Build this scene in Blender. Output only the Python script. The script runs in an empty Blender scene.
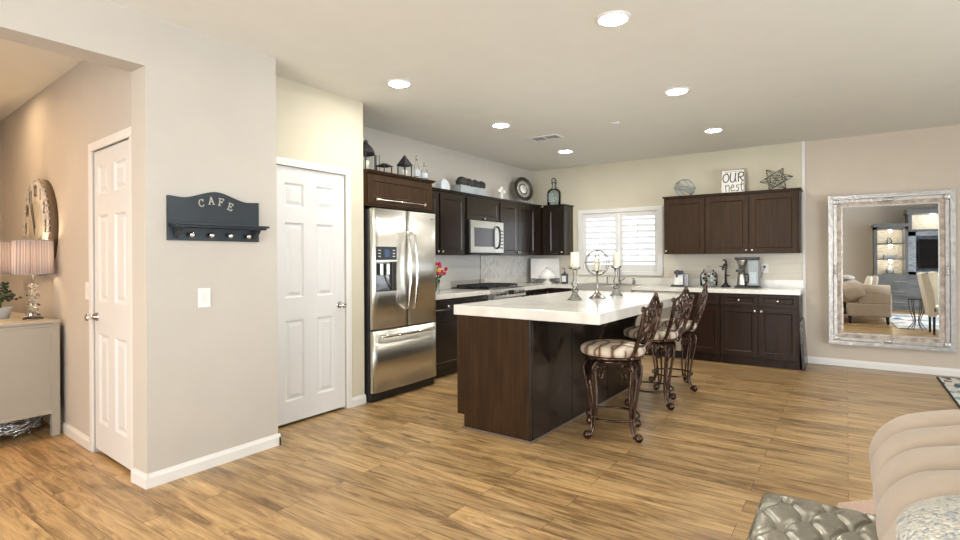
import bpy, bmesh, math, random
from mathutils import Vector, Matrix, noise
R = math.radians
PI = math.pi
random.seed(7)
SC = bpy.context.scene
COL = SC.collection

# ------------------------------------------------------------------ camera
cam_d = bpy.data.cameras.new('camera')
cam_d.sensor_width = 36.0
cam_d.lens = 528.4 / 960 * 36
cam_d.shift_y = -11.5 / 960
cam_d.clip_start = 0.05
cam = bpy.data.objects.new('camera', cam_d)
COL.objects.link(cam)
cam.matrix_world = (Matrix.Translation((0, 0, 1.31)) @ Matrix.Rotation(R(34.78), 4, 'Z')
                    @ Matrix.Rotation(R(90), 4, 'X') @ Matrix.Rotation(R(-0.33), 4, 'Z'))
SC.camera = cam

# ------------------------------------------------------------------ world, exposure
SC.view_settings.view_transform = 'Standard'
SC.view_settings.look = 'None'
SC.view_settings.gamma = 1.0
SC.view_settings.use_curve_mapping = False
SC.view_settings.exposure = 0.28
W = bpy.data.worlds.new('sky')
SC.world = W
W.use_nodes = True
wn = W.node_tree.nodes
wn['Background'].inputs[0].default_value = (0.86, 0.93, 1.0, 1)
wn['Background'].inputs[1].default_value = 2.2


def area(name, loc, rot, sx, sy, power, col):
    l = bpy.data.lights.new(name, 'AREA')
    l.shape = 'RECTANGLE'
    l.size = sx
    l.size_y = sy
    l.energy = power
    l.color = col
    o = bpy.data.objects.new(name, l)
    COL.objects.link(o)
    o.location = loc
    o.rotation_euler = rot
    return o


# daylight outside the windows: kitchen window seen, both living-side ones added as fill
area('daylight_fill_side', (5.3, 2.2, 1.35), (0, R(90), 0), 2.5, 5.6, 310, (0.90, 0.95, 1.0))
area('daylight_fill_rear', (-1.45, -2.6, 1.35), (R(90), 0, 0), 3.2, 2.5, 190, (1.0, 0.97, 0.93))
area('daylight_kitchen', (-2.9, 8.15, 1.55), (R(-90), 0, 0), 1.8, 1.3, 4.6, (0.95, 0.98, 1.0))


# ------------------------------------------------------------------ materials
def newmat(name):
    m = bpy.data.materials.new(name)
    m.use_nodes = True
    return m, m.node_tree.nodes, m.node_tree.links, m.node_tree.nodes['Principled BSDF']


def mat(name, col, rough=0.5, metal=0.0, bump=0.0, bscale=80.0, var=0.0, vscale=4.0,
        spec=0.5, sheen=0.0, trans=0.0, ior=1.45, stretch=(1, 1, 1), emit=0.0, coat=0.0):
    m, n, l, b = newmat(name)
    b.inputs['Base Color'].default_value = (*col, 1)
    b.inputs['Roughness'].default_value = rough
    b.inputs['Metallic'].default_value = metal
    b.inputs['Specular IOR Level'].default_value = spec
    b.inputs['IOR'].default_value = ior
    b.inputs['Transmission Weight'].default_value = trans
    b.inputs['Sheen Weight'].default_value = sheen
    b.inputs['Coat Weight'].default_value = coat
    if emit:
        b.inputs['Emission Color'].default_value = (*col, 1)
        b.inputs['Emission Strength'].default_value = emit
    tc = n.new('ShaderNodeTexCoord')
    mp = n.new('ShaderNodeMapping')
    mp.inputs['Scale'].default_value = stretch
    l.new(tc.outputs['Object'], mp.inputs[0])
    nz = n.new('ShaderNodeTexNoise')
    nz.inputs['Scale'].default_value = vscale
    nz.inputs['Detail'].default_value = 5
    l.new(mp.outputs[0], nz.inputs['Vector'])
    rp = n.new('ShaderNodeValToRGB')
    rp.color_ramp.elements[0].position = 0.3
    rp.color_ramp.elements[1].position = 0.7
    rp.color_ramp.elements[0].color = (*[max(0, c * (1 - var)) for c in col], 1)
    rp.color_ramp.elements[1].color = (*[min(1, c * (1 + var)) for c in col], 1)
    l.new(nz.outputs['Fac'], rp.inputs[0])
    l.new(rp.outputs[0], b.inputs['Base Color'])
    if bump:
        n2 = n.new('ShaderNodeTexNoise')
        n2.inputs['Scale'].default_value = bscale
        n2.inputs['Detail'].default_value = 3
        l.new(mp.outputs[0], n2.inputs['Vector'])
        bp = n.new('ShaderNodeBump')
        bp.inputs['Strength'].default_value = bump
        bp.inputs['Distance'].default_value = 0.01
        l.new(n2.outputs['Fac'], bp.inputs['Height'])
        l.new(bp.outputs[0], b.inputs['Normal'])
    return m


def ramp(n, pts):
    r = n.new('ShaderNodeValToRGB')
    e = r.color_ramp.elements
    e[0].position, e[0].color = pts[0][0], (*pts[0][1], 1)
    e[1].position, e[1].color = pts[-1][0], (*pts[-1][1], 1)
    for p, c in pts[1:-1]:
        k = e.new(p)
        k.color = (*c, 1)
    return r


def floor_mat():
    m, n, l, b = newmat('floor_planks')
    tc = n.new('ShaderNodeTexCoord')
    br = n.new('ShaderNodeTexBrick')
    br.offset = 0.37
    br.offset_frequency = 2
    br.inputs['Color1'].default_value = (0, 0, 0, 1)
    br.inputs['Color2'].default_value = (1, 1, 1, 1)
    br.inputs['Mortar'].default_value = (0.3, 0.3, 0.3, 1)
    br.inputs['Scale'].default_value = 1.0
    br.inputs['Mortar Size'].default_value = 0.0015
    br.inputs['Mortar Smooth'].default_value = 0.3
    br.inputs['Brick Width'].default_value = 1.22
    br.inputs['Row Height'].default_value = 0.15
    l.new(tc.outputs['Object'], br.inputs['Vector'])
    # grain coordinates: stretched along the plank, shifted per plank
    mp = n.new('ShaderNodeMapping')
    mp.inputs['Scale'].default_value = (1.0, 9.5, 1.0)
    l.new(tc.outputs['Object'], mp.inputs[0])
    sc = n.new('ShaderNodeVectorMath')
    sc.operation = 'SCALE'
    sc.inputs['Scale'].default_value = 23.0
    l.new(br.outputs['Color'], sc.inputs[0])
    ad = n.new('ShaderNodeVectorMath')
    ad.operation = 'ADD'
    l.new(mp.outputs[0], ad.inputs[0])
    l.new(sc.outputs[0], ad.inputs[1])
    n1 = n.new('ShaderNodeTexNoise')
    n1.inputs['Scale'].default_value = 1.9
    n1.inputs['Detail'].default_value = 8
    n1.inputs['Roughness'].default_value = 0.66
    n1.inputs['Distortion'].default_value = 1.3
    l.new(ad.outputs[0], n1.inputs['Vector'])
    r1 = ramp(n, [(0.27, (0.13, 0.078, 0.036)), (0.40, (0.31, 0.190, 0.086)), (0.52, (0.49, 0.325, 0.152)), (0.74, (0.66, 0.47, 0.25))])
    l.new(n1.outputs['Fac'], r1.inputs[0])
    # per-plank tone
    r2 = ramp(n, [(0.0, (0.74, 0.72, 0.70)), (0.5, (0.95, 0.94, 0.92)), (1.0, (1.12, 1.1, 1.06))])
    l.new(br.outputs['Color'], r2.inputs[0])
    mx = n.new('ShaderNodeMix')
    mx.data_type = 'RGBA'
    mx.blend_type = 'MULTIPLY'
    mx.inputs['Factor'].default_value = 1.0
    l.new(r1.outputs[0], mx.inputs['A'])
    l.new(r2.outputs[0], mx.inputs['B'])
    # weathered grey-brown patches and knots
    n4 = n.new('ShaderNodeTexNoise')
    n4.inputs['Scale'].default_value = 1.0
    n4.inputs['Detail'].default_value = 6
    n4.inputs['Roughness'].default_value = 0.6
    mp4 = n.new('ShaderNodeMapping')
    mp4.inputs['Scale'].default_value = (2.6, 7.5, 1.0)
    l.new(tc.outputs['Object'], mp4.inputs[0])
    ad4 = n.new('ShaderNodeVectorMath')
    ad4.operation = 'ADD'
    l.new(mp4.outputs[0], ad4.inputs[0])
    l.new(sc.outputs[0], ad4.inputs[1])
    l.new(ad4.outputs[0], n4.inputs['Vector'])
    r4 = ramp(n, [(0.30, (0.50, 0.50, 0.48)), (0.44, (0.92, 0.92, 0.90)), (0.56, (1.0, 1.0, 1.0))])
    l.new(n4.outputs['Fac'], r4.inputs[0])
    mx4 = n.new('ShaderNodeMix')
    mx4.data_type = 'RGBA'
    mx4.blend_type = 'MULTIPLY'
    mx4.inputs['Factor'].default_value = 1.0
    l.new(mx.outputs['Result'], mx4.inputs['A'])
    l.new(r4.outputs[0], mx4.inputs['B'])
    mx = mx4
    # fine grain streaks
    mp2 = n.new('ShaderNodeMapping')
    mp2.inputs['Scale'].default_value = (3.0, 90.0, 1.0)
    l.new(tc.outputs['Object'], mp2.inputs[0])
    n3 = n.new('ShaderNodeTexNoise')
    n3.inputs['Scale'].default_value = 1.0
    n3.inputs['Detail'].default_value = 4
    l.new(mp2.outputs[0], n3.inputs['Vector'])
    r3 = ramp(n, [(0.33, (0.66, 0.64, 0.62)), (0.6, (1.04, 1.04, 1.04))])
    l.new(n3.outputs['Fac'], r3.inputs[0])
    mx2 = n.new('ShaderNodeMix')
    mx2.data_type = 'RGBA'
    mx2.blend_type = 'MULTIPLY'
    mx2.inputs['Factor'].default_value = 0.5
    l.new(mx.outputs['Result'], mx2.inputs['A'])
    l.new(r3.outputs[0], mx2.inputs['B'])
    mx3 = n.new('ShaderNodeMix')
    mx3.data_type = 'RGBA'
    l.new(br.outputs['Fac'], mx3.inputs['Factor'])
    l.new(mx2.outputs['Result'], mx3.inputs['A'])
    mx3.inputs['B'].default_value = (0.07, 0.035, 0.016, 1)
    l.new(mx3.outputs['Result'], b.inputs['Base Color'])
    b.inputs['Roughness'].default_value = 0.30
    b.inputs['Specular IOR Level'].default_value = 0.4
    bp = n.new('ShaderNodeBump')
    bp.inputs['Strength'].default_value = 0.25
    bp.inputs['Distance'].default_value = 0.004
    l.new(n1.outputs['Fac'], bp.inputs['Height'])
    l.new(bp.outputs[0], b.inputs['Normal'])
    return m


def pattern_mat(name, kind, cols, scale=10.0, rough=0.8, bump=0.3, metal=0.0, stretch=(1, 1, 1)):
    """textiles and stone with a pattern of their own"""
    m, n, l, b = newmat(name)
    tc = n.new('ShaderNodeTexCoord')
    mp = n.new('ShaderNodeMapping')
    mp.inputs['Scale'].default_value = stretch
    l.new(tc.outputs['Object'], mp.inputs[0])
    nz = n.new('ShaderNodeTexNoise')
    nz.inputs['Scale'].default_value = scale * 0.5
    l.new(mp.outputs[0], nz.inputs['Vector'])
    if kind == 'arcs':
        v = n.new('ShaderNodeTexWave')
        v2 = n.new('ShaderNodeTexWave')
        mp2 = n.new('ShaderNodeMapping')
        mp.inputs['Location'].default_value = (0.19, 0.11, 0)
        mp2.inputs['Location'].default_value = (-0.16, 0.17, 0)
        l.new(tc.outputs['Object'], mp2.inputs[0])
        l.new(mp2.outputs[0], v2.inputs['Vector'])
        for q in (v, v2):
            q.wave_type = 'RINGS'
            q.rings_direction = 'Z'
            q.inputs['Scale'].default_value = scale
            q.inputs['Distortion'].default_value = 2.2
            q.inputs['Detail'].default_value = 1.0
            q.inputs['Detail Scale'].default_value = 1.5
        mn = n.new('ShaderNodeMath')
        mn.operation = 'MINIMUM'
        l.new(v.outputs['Fac'], mn.inputs[0])
        l.new(v2.outputs['Fac'], mn.inputs[1])
        src = mn.outputs[0]
    elif kind == 'voronoi':
        v = n.new('ShaderNodeTexVoronoi')
        v.inputs['Scale'].default_value = scale
        sp = n.new('ShaderNodeSeparateColor')
        l.new(v.outputs['Color'], sp.inputs[0])
        src = sp.outputs[0]
    else:
        v = n.new('ShaderNodeTexNoise')
        v.inputs['Scale'].default_value = scale
        v.inputs['Detail'].default_value = 7
        v.inputs['Distortion'].default_value = 1.6
        src = v.outputs['Fac']
    l.new(mp.outputs[0], v.inputs['Vector'])
    r = ramp(n, cols)
    if kind == 'voronoi':
        r.color_ramp.interpolation = 'CONSTANT'
    l.new(src, r.inputs[0])
    l.new(r.outputs[0], b.inputs['Base Color'])
    b.inputs['Roughness'].default_value = rough
    b.inputs['Metallic'].default_value = metal
    if bump:
        bp = n.new('ShaderNodeBump')
        bp.inputs['Strength'].default_value = bump
        bp.inputs['Distance'].default_value = 0.01
        l.new(src, bp.inputs['Height'])
        l.new(bp.outputs[0], b.inputs['Normal'])
    return m


def knit_mat():
    m, n, l, b = newmat('flecked_knit')
    tc = n.new('ShaderNodeTexCoord')
    v = n.new('ShaderNodeTexVoronoi')
    v.inputs['Scale'].default_value = 150
    l.new(tc.outputs['Object'], v.inputs['Vector'])
    sp = n.new('ShaderNodeSeparateColor')
    l.new(v.outputs['Color'], sp.inputs[0])
    r = ramp(n, [(0.0, (0.54, 0.52, 0.45)), (0.55, (0.66, 0.64, 0.57)), (0.85, (0.46, 0.47, 0.46)), (0.97, (0.28, 0.32, 0.37))])
    l.new(sp.outputs[0], r.inputs[0])
    l.new(r.outputs[0], b.inputs['Base Color'])
    b.inputs['Roughness'].default_value = 0.95
    bp = n.new('ShaderNodeBump')
    bp.inputs['Strength'].default_value = 0.9
    bp.inputs['Distance'].default_value = 0.006
    bp.invert = True
    l.new(v.outputs['Distance'], bp.inputs['Height'])
    l.new(bp.outputs[0], b.inputs['Normal'])
    return m


def weave_mat(name, c1, c2, scale=220):
    m, n, l, b = newmat(name)
    tc = n.new('ShaderNodeTexCoord')
    ck = n.new('ShaderNodeTexBrick')
    ck.inputs['Scale'].default_value = scale * 0.25
    ck.inputs['Color1'].default_value = (*c1, 1)
    ck.inputs['Color2'].default_value = (*c2, 1)
    ck.inputs['Mortar'].default_value = (*[x * 0.6 for x in c2], 1)
    ck.inputs['Mortar Size'].default_value = 0.06
    ck.inputs['Brick Width'].default_value = 0.9
    ck.inputs['Row Height'].default_value = 0.5
    l.new(tc.outputs['Object'], ck.inputs['Vector'])
    l.new(ck.outputs['Color'], b.inputs['Base Color'])
    b.inputs['Roughness'].default_value = 0.95
    bp = n.new('ShaderNodeBump')
    bp.inputs['Strength'].default_value = 0.6
    bp.inputs['Distance'].default_value = 0.004
    bp.invert = True
    l.new(ck.outputs['Fac'], bp.inputs['Height'])
    l.new(bp.outputs[0], b.inputs['Normal'])
    return m


def wood_dark(name, base, rough, spec=0.4):
    m, n, l, b = newmat(name)
    tc = n.new('ShaderNodeTexCoord')
    mp = n.new('ShaderNodeMapping')
    mp.inputs['Scale'].default_value = (26, 26, 2.2)
    l.new(tc.outputs['Object'], mp.inputs[0])
    nz = n.new('ShaderNodeTexNoise')
    nz.inputs['Scale'].default_value = 1.3
    nz.inputs['Detail'].default_value = 6
    l.new(mp.outputs[0], nz.inputs['Vector'])
    r = ramp(n, [(0.3, tuple(c * 0.7 for c in base)), (0.7, tuple(c * 1.35 for c in base))])
    l.new(nz.outputs['Fac'], r.inputs[0])
    l.new(r.outputs[0], b.inputs['Base Color'])
    b.inputs['Roughness'].default_value = rough
    b.inputs['Specular IOR Level'].default_value = spec
    return m


def pane_mat(name, tint=(1, 1, 1), fac=0.08, gloss_rough=0.02):
    m, n, l, b = newmat(name)
    n.remove(b)
    t = n.new('ShaderNodeBsdfTransparent')
    t.inputs[0].default_value = (*tint, 1)
    g = n.new('ShaderNodeBsdfGlossy')
    g.inputs['Roughness'].default_value = gloss_rough
    fr = n.new('ShaderNodeLayerWeight')
    fr.inputs['Blend'].default_value = fac
    mx = n.new('ShaderNodeMixShader')
    l.new(fr.outputs['Fresnel'], mx.inputs[0])
    l.new(t.outputs[0], mx.inputs[1])
    l.new(g.outputs[0], mx.inputs[2])
    l.new(mx.outputs[0], n['Material Output'].inputs[0])
    return m


M = {}
M['floor'] = floor_mat()
M['wall'] = mat('wall_paint', (0.52, 0.487, 0.435), 0.85, bump=0.12, bscale=160, var=0.02)
M['wallk'] = mat('wall_paint_kitchen', (0.60, 0.56, 0.44), 0.85, bump=0.12, bscale=160, var=0.02)
M['wallwarmlit'] = mat('wall_paint_warm_lit', (0.57, 0.50, 0.415), 0.85, bump=0.12, bscale=160, var=0.02)  # wall paint with the warm light on the living back wall mixed in
M['ceil'] = mat('ceiling_paint', (0.76, 0.755, 0.70), 0.9, bump=0.12, bscale=120, var=0.015)
M['trim'] = mat('white_trim', (0.74, 0.73, 0.705), 0.38, var=0.01)
M['door'] = mat('white_door', (0.70, 0.70, 0.69), 0.38, var=0.01, bump=0.05, bscale=60, stretch=(8, 8, 0.6))
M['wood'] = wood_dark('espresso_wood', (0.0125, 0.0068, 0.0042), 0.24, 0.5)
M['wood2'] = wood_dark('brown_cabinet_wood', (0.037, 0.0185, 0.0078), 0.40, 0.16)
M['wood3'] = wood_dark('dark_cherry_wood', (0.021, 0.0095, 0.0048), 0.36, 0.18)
M['quartz'] = pattern_mat('white_quartz', 'noise', [(0.35, (0.68, 0.66, 0.61)), (0.55, (0.76, 0.745, 0.69)), (0.7, (0.79, 0.775, 0.72))], 3.0, 0.14, 0)
M['splash'] = pattern_mat('marble_tile', 'noise', [(0.35, (0.56, 0.555, 0.54)), (0.5, (0.70, 0.69, 0.67)), (0.7, (0.74, 0.73, 0.71))], 9.0, 0.2, 0)
M['splash3'] = mat('white_backsplash', (0.66, 0.65, 0.62), 0.3, var=0.03, vscale=2, stretch=(1, 1, 12))
M['splash2'] = mat('cream_backsplash', (0.66, 0.61, 0.51), 0.35, var=0.08, vscale=2, stretch=(1, 1, 12))
M['steel'] = mat('stainless_steel', (0.64, 0.625, 0.575), 0.33, metal=1.0, bump=0.02, bscale=3, stretch=(1, 1, 0.4), var=0.03)
M['steel_d'] = mat('dark_steel', (0.16, 0.16, 0.17), 0.3, metal=0.9)
M['chrome'] = mat('chrome', (0.80, 0.80, 0.80), 0.10, metal=1.0)
M['nickel'] = mat('brushed_nickel', (0.72, 0.70, 0.66), 0.25, metal=1.0)
M['black'] = mat('black_plastic', (0.012, 0.012, 0.014), 0.35)
M['iron'] = mat('black_iron', (0.02, 0.02, 0.022), 0.5, bump=0.3, bscale=60)
M['glassb'] = mat('black_glass', (0.01, 0.01, 0.012), 0.06)
M['glass'] = mat('clear_glass', (0.96, 0.98, 0.98), 0.02, trans=1.0, ior=1.45)
M['thin'] = pane_mat('thin_glass', (0.97, 0.985, 0.99), 0.12)
M['cut'] = pane_mat('cut_glass', (0.97, 0.98, 0.975), 0.42, 0.05)
M['darkchrome'] = mat('dark_chrome', (0.32, 0.30, 0.28), 0.15, metal=1.0)
M['thinblue'] = pane_mat('thin_blue_glass', (0.84, 0.90, 0.93), 0.30)
M['pane'] = pane_mat('window_pane')
M['bronze'] = mat('antique_bronze', (0.095, 0.060, 0.046), 0.26, metal=0.85, var=0.8, vscale=30, bump=0.3, bscale=60)
M['wax'] = mat('cream_wax', (0.74, 0.70, 0.58), 0.5)
M['seat'] = pattern_mat('arc_pattern_fabric', 'arcs', [(0.0, (0.12, 0.06, 0.035)), (0.06, (0.30, 0.20, 0.13)), (0.12, (0.46, 0.37, 0.27)), (0.45, (0.58, 0.51, 0.41)), (1.0, (0.60, 0.54, 0.44))], 3.3, 0.75, 0.1)
M['linen'] = mat('beige_linen', (0.43, 0.355, 0.28), 0.9, bump=0.25, bscale=350, var=0.05, vscale=10, sheen=0.2)
M['creamf'] = mat('cream_fabric', (0.70, 0.65, 0.53), 0.9, bump=0.2, bscale=300, sheen=0.2)
M['leather'] = mat('silver_leather', (0.33, 0.315, 0.26), 0.24, metal=0.6, bump=0.12, bscale=220, var=0.06, coat=0.3)
M['knit'] = knit_mat()
M['pink'] = weave_mat('pale_pink_weave', (0.76, 0.58, 0.47), (0.66, 0.48, 0.39), 330)
M['rugb'] = pattern_mat('blue_abstract_rug', 'voronoi', [(0.0, (0.70, 0.68, 0.62)), (0.34, (0.06, 0.10, 0.17)), (0.48, (0.22, 0.35, 0.40)), (0.62, (0.62, 0.60, 0.55)), (0.8, (0.30, 0.20, 0.13)), (0.88, (0.10, 0.13, 0.16))], 16, 0.95, 0.2, stretch=(1.0, 0.45, 1))
M['rugw'] = pattern_mat('blue_white_rug', 'voronoi', [(0.0, (0.74, 0.74, 0.72)), (0.5, (0.12, 0.20, 0.33)), (0.68, (0.72, 0.71, 0.67)), (0.86, (0.35, 0.42, 0.50))], 9, 0.95, 0.2, stretch=(0.5, 1, 1))
M['binding'] = mat('dark_rug_binding', (0.02, 0.03, 0.04), 0.9)
M['slate'] = mat('slate_blue_black_paint', (0.018, 0.026, 0.033), 0.40, var=0.25, vscale=6)
M['letter'] = mat('pewter_letters', (0.50, 0.48, 0.43), 0.5, metal=0.3)
M['champ'] = mat('champagne_paint', (0.43, 0.395, 0.33), 0.42, var=0.03)
M['silverframe'] = mat('distressed_silver', (0.46, 0.455, 0.445), 0.32, metal=0.6, var=0.16, vscale=18, bump=0.5, bscale=30)
M['frametan'] = mat('distressed_taupe', (0.40, 0.33, 0.27), 0.5, metal=0.2, var=0.4, vscale=16, bump=0.5, bscale=30)
M['mirror'] = mat('mirror_glass', (0.93, 0.94, 0.94), 0.0, metal=1.0)
M['greywood'] = mat('grey_painted_wood', (0.13, 0.135, 0.14), 0.5, var=0.15, vscale=5)
M['stackstone'] = pattern_mat('pale_stacked_stone', 'noise', [(0.35, (0.40, 0.37, 0.33)), (0.5, (0.72, 0.68, 0.60)), (0.7, (0.80, 0.77, 0.70))], 10, 0.7, 0.4, stretch=(1, 1, 6))
M['bluestone'] = pattern_mat('blue_grey_stone', 'noise', [(0.35, (0.13, 0.15, 0.17)), (0.5, (0.28, 0.31, 0.34)), (0.7, (0.40, 0.43, 0.45))], 6, 0.5, 0.3, stretch=(1, 1, 6))
M['leaf'] = mat('dark_leaf', (0.035, 0.055, 0.028), 0.6, var=0.4, vscale=20)
M['char'] = mat('charcoal_pods', (0.035, 0.032, 0.033), 0.7, bump=0.8, bscale=60, var=0.5, vscale=30)
M['zinc'] = mat('zinc_grey', (0.34, 0.38, 0.40), 0.5, metal=0.2, var=0.15)
M['zincl'] = mat('pale_blue_grey', (0.52, 0.58, 0.62), 0.5, var=0.1)
M['white'] = mat('white_ceramic', (0.85, 0.84, 0.82), 0.2)
M['whitep'] = mat('white_plastic', (0.82, 0.81, 0.78), 0.4)
M['red'] = mat('red_petals', (0.55, 0.02, 0.04), 0.5, var=0.3, vscale=60)
M['pinkp'] = mat('magenta_petals', (0.60, 0.06, 0.16), 0.5, var=0.3, vscale=60)
M['yellow'] = mat('yellow_petals', (0.80, 0.52, 0.10), 0.5, var=0.2, vscale=60)
M['stemg'] = mat('green_stems', (0.06, 0.12, 0.03), 0.5)
M['platebr'] = mat('bronze_brown_plate', (0.035, 0.028, 0.022), 0.35, metal=0.1, var=0.4, vscale=30)
M['platesil'] = mat('silver_plate_band', (0.42, 0.40, 0.36), 0.35, metal=0.5, var=0.3, vscale=40)
M['linenw'] = mat('white_canvas', (0.80, 0.79, 0.75), 0.8)
M['ink'] = mat('black_ink', (0.03, 0.03, 0.03), 0.7)
M['gold'] = mat('gold_trim', (0.55, 0.43, 0.24), 0.4, metal=0.5)
M['clockcase'] = mat('brown_clock_case', (0.13, 0.085, 0.05), 0.5, var=0.3)
M['clockface'] = mat('pale_clock_face', (0.56, 0.53, 0.48), 0.5, var=0.06)
M['mould'] = mat('brown_moulding', (0.16, 0.12, 0.095), 0.35)
M['screen'] = mat('tv_screen', (0.006, 0.006, 0.008), 0.08)
M['oak'] = mat('oak_base', (0.36, 0.23, 0.11), 0.45, var=0.25, vscale=8, stretch=(1, 10, 1))
M['pods'] = pattern_mat('coffee_pods', 'voronoi', [(0.0, (0.80, 0.78, 0.74)), (0.35, (0.10, 0.08, 0.12)), (0.5, (0.62, 0.66, 0.74)), (0.68, (0.50, 0.25, 0.10)), (0.8, (0.75, 0.74, 0.72)), (0.93, (0.08, 0.12, 0.3))], 32, 0.4, 0.2)
M['soap'] = mat('dark_soap', (0.05, 0.06, 0.09), 0.15)
M['flame'] = mat('lamp_bulb', (1.0, 0.72, 0.42), 0.5, emit=12)
M['lens'] = mat('light_lens', (1.0, 0.96, 0.88), 0.5, emit=185)
M['lensfill'] = mat('hall_fill_lens', (1.0, 0.64, 0.36), 0.5, emit=350)  # for the unseen fill lights added in the hall
M['lensfill2'] = mat('dim_warm_light_lens', (1.0, 0.70, 0.42), 0.5, emit=70)
M['lenssm'] = mat('cabinet_light_lens', (1.0, 0.90, 0.72), 0.5, emit=20)
M['display'] = mat('blue_display', (0.02, 0.05, 0.13), 0.3)
M['lensbowl'] = mat('fan_light_bowl', (1.0, 0.95, 0.88), 0.5, emit=6)
M['wire'] = mat('silver_foil', (0.66, 0.70, 0.74), 0.18, metal=0.9)


def shade_mat():
    m, n, l, b = newmat('pleated_grey_silk')
    tc = n.new('ShaderNodeTexCoord')
    sp = n.new('ShaderNodeSeparateXYZ')
    l.new(tc.outputs['Object'], sp.inputs[0])
    at = n.new('ShaderNodeMath')
    at.operation = 'ARCTAN2'
    l.new(sp.outputs[1], at.inputs[0])
    l.new(sp.outputs[0], at.inputs[1])
    cb = n.new('ShaderNodeCombineXYZ')
    l.new(at.outputs[0], cb.inputs[0])
    nz = n.new('ShaderNodeTexNoise')
    nz.inputs['Scale'].default_value = 14
    l.new(cb.outputs[0], nz.inputs['Vector'])
    r = ramp(n, [(0.35, (0.17, 0.14, 0.15)), (0.55, (0.42, 0.36, 0.36)), (0.7, (0.62, 0.56, 0.56))])
    l.new(nz.outputs['Fac'], r.inputs[0])
    l.new(r.outputs[0], b.inputs['Base Color'])
    b.inputs['Roughness'].default_value = 0.5
    tr = n.new('ShaderNodeBsdfTranslucent')
    l.new(r.outputs[0], tr.inputs[0])
    mx = n.new('ShaderNodeMixShader')
    mx.inputs[0].default_value = 0.16
    l.new(b.outputs[0], mx.inputs[1])
    l.new(tr.outputs[0], mx.inputs[2])
    l.new(mx.outputs[0], n['Material Output'].inputs[0])
    return m


M['shade'] = shade_mat()


# ------------------------------------------------------------------ mesh builder
def FX(x0, s=1):      # facing +X (s=1): u -> Y, v -> Z, w -> X
    return lambda u, v, w: Vector((x0 + s * w, u, v))


def FY(y0, s=-1):     # facing -Y
    return lambda u, v, w: Vector((u, y0 + s * w, v))


SHAKER = [(0.003, 0.0), (0.013, -0.009)]
RAISED = [(0.006, 0.0), (0.020, -0.012), (0.030, -0.012), (0.052, -0.003)]


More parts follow.
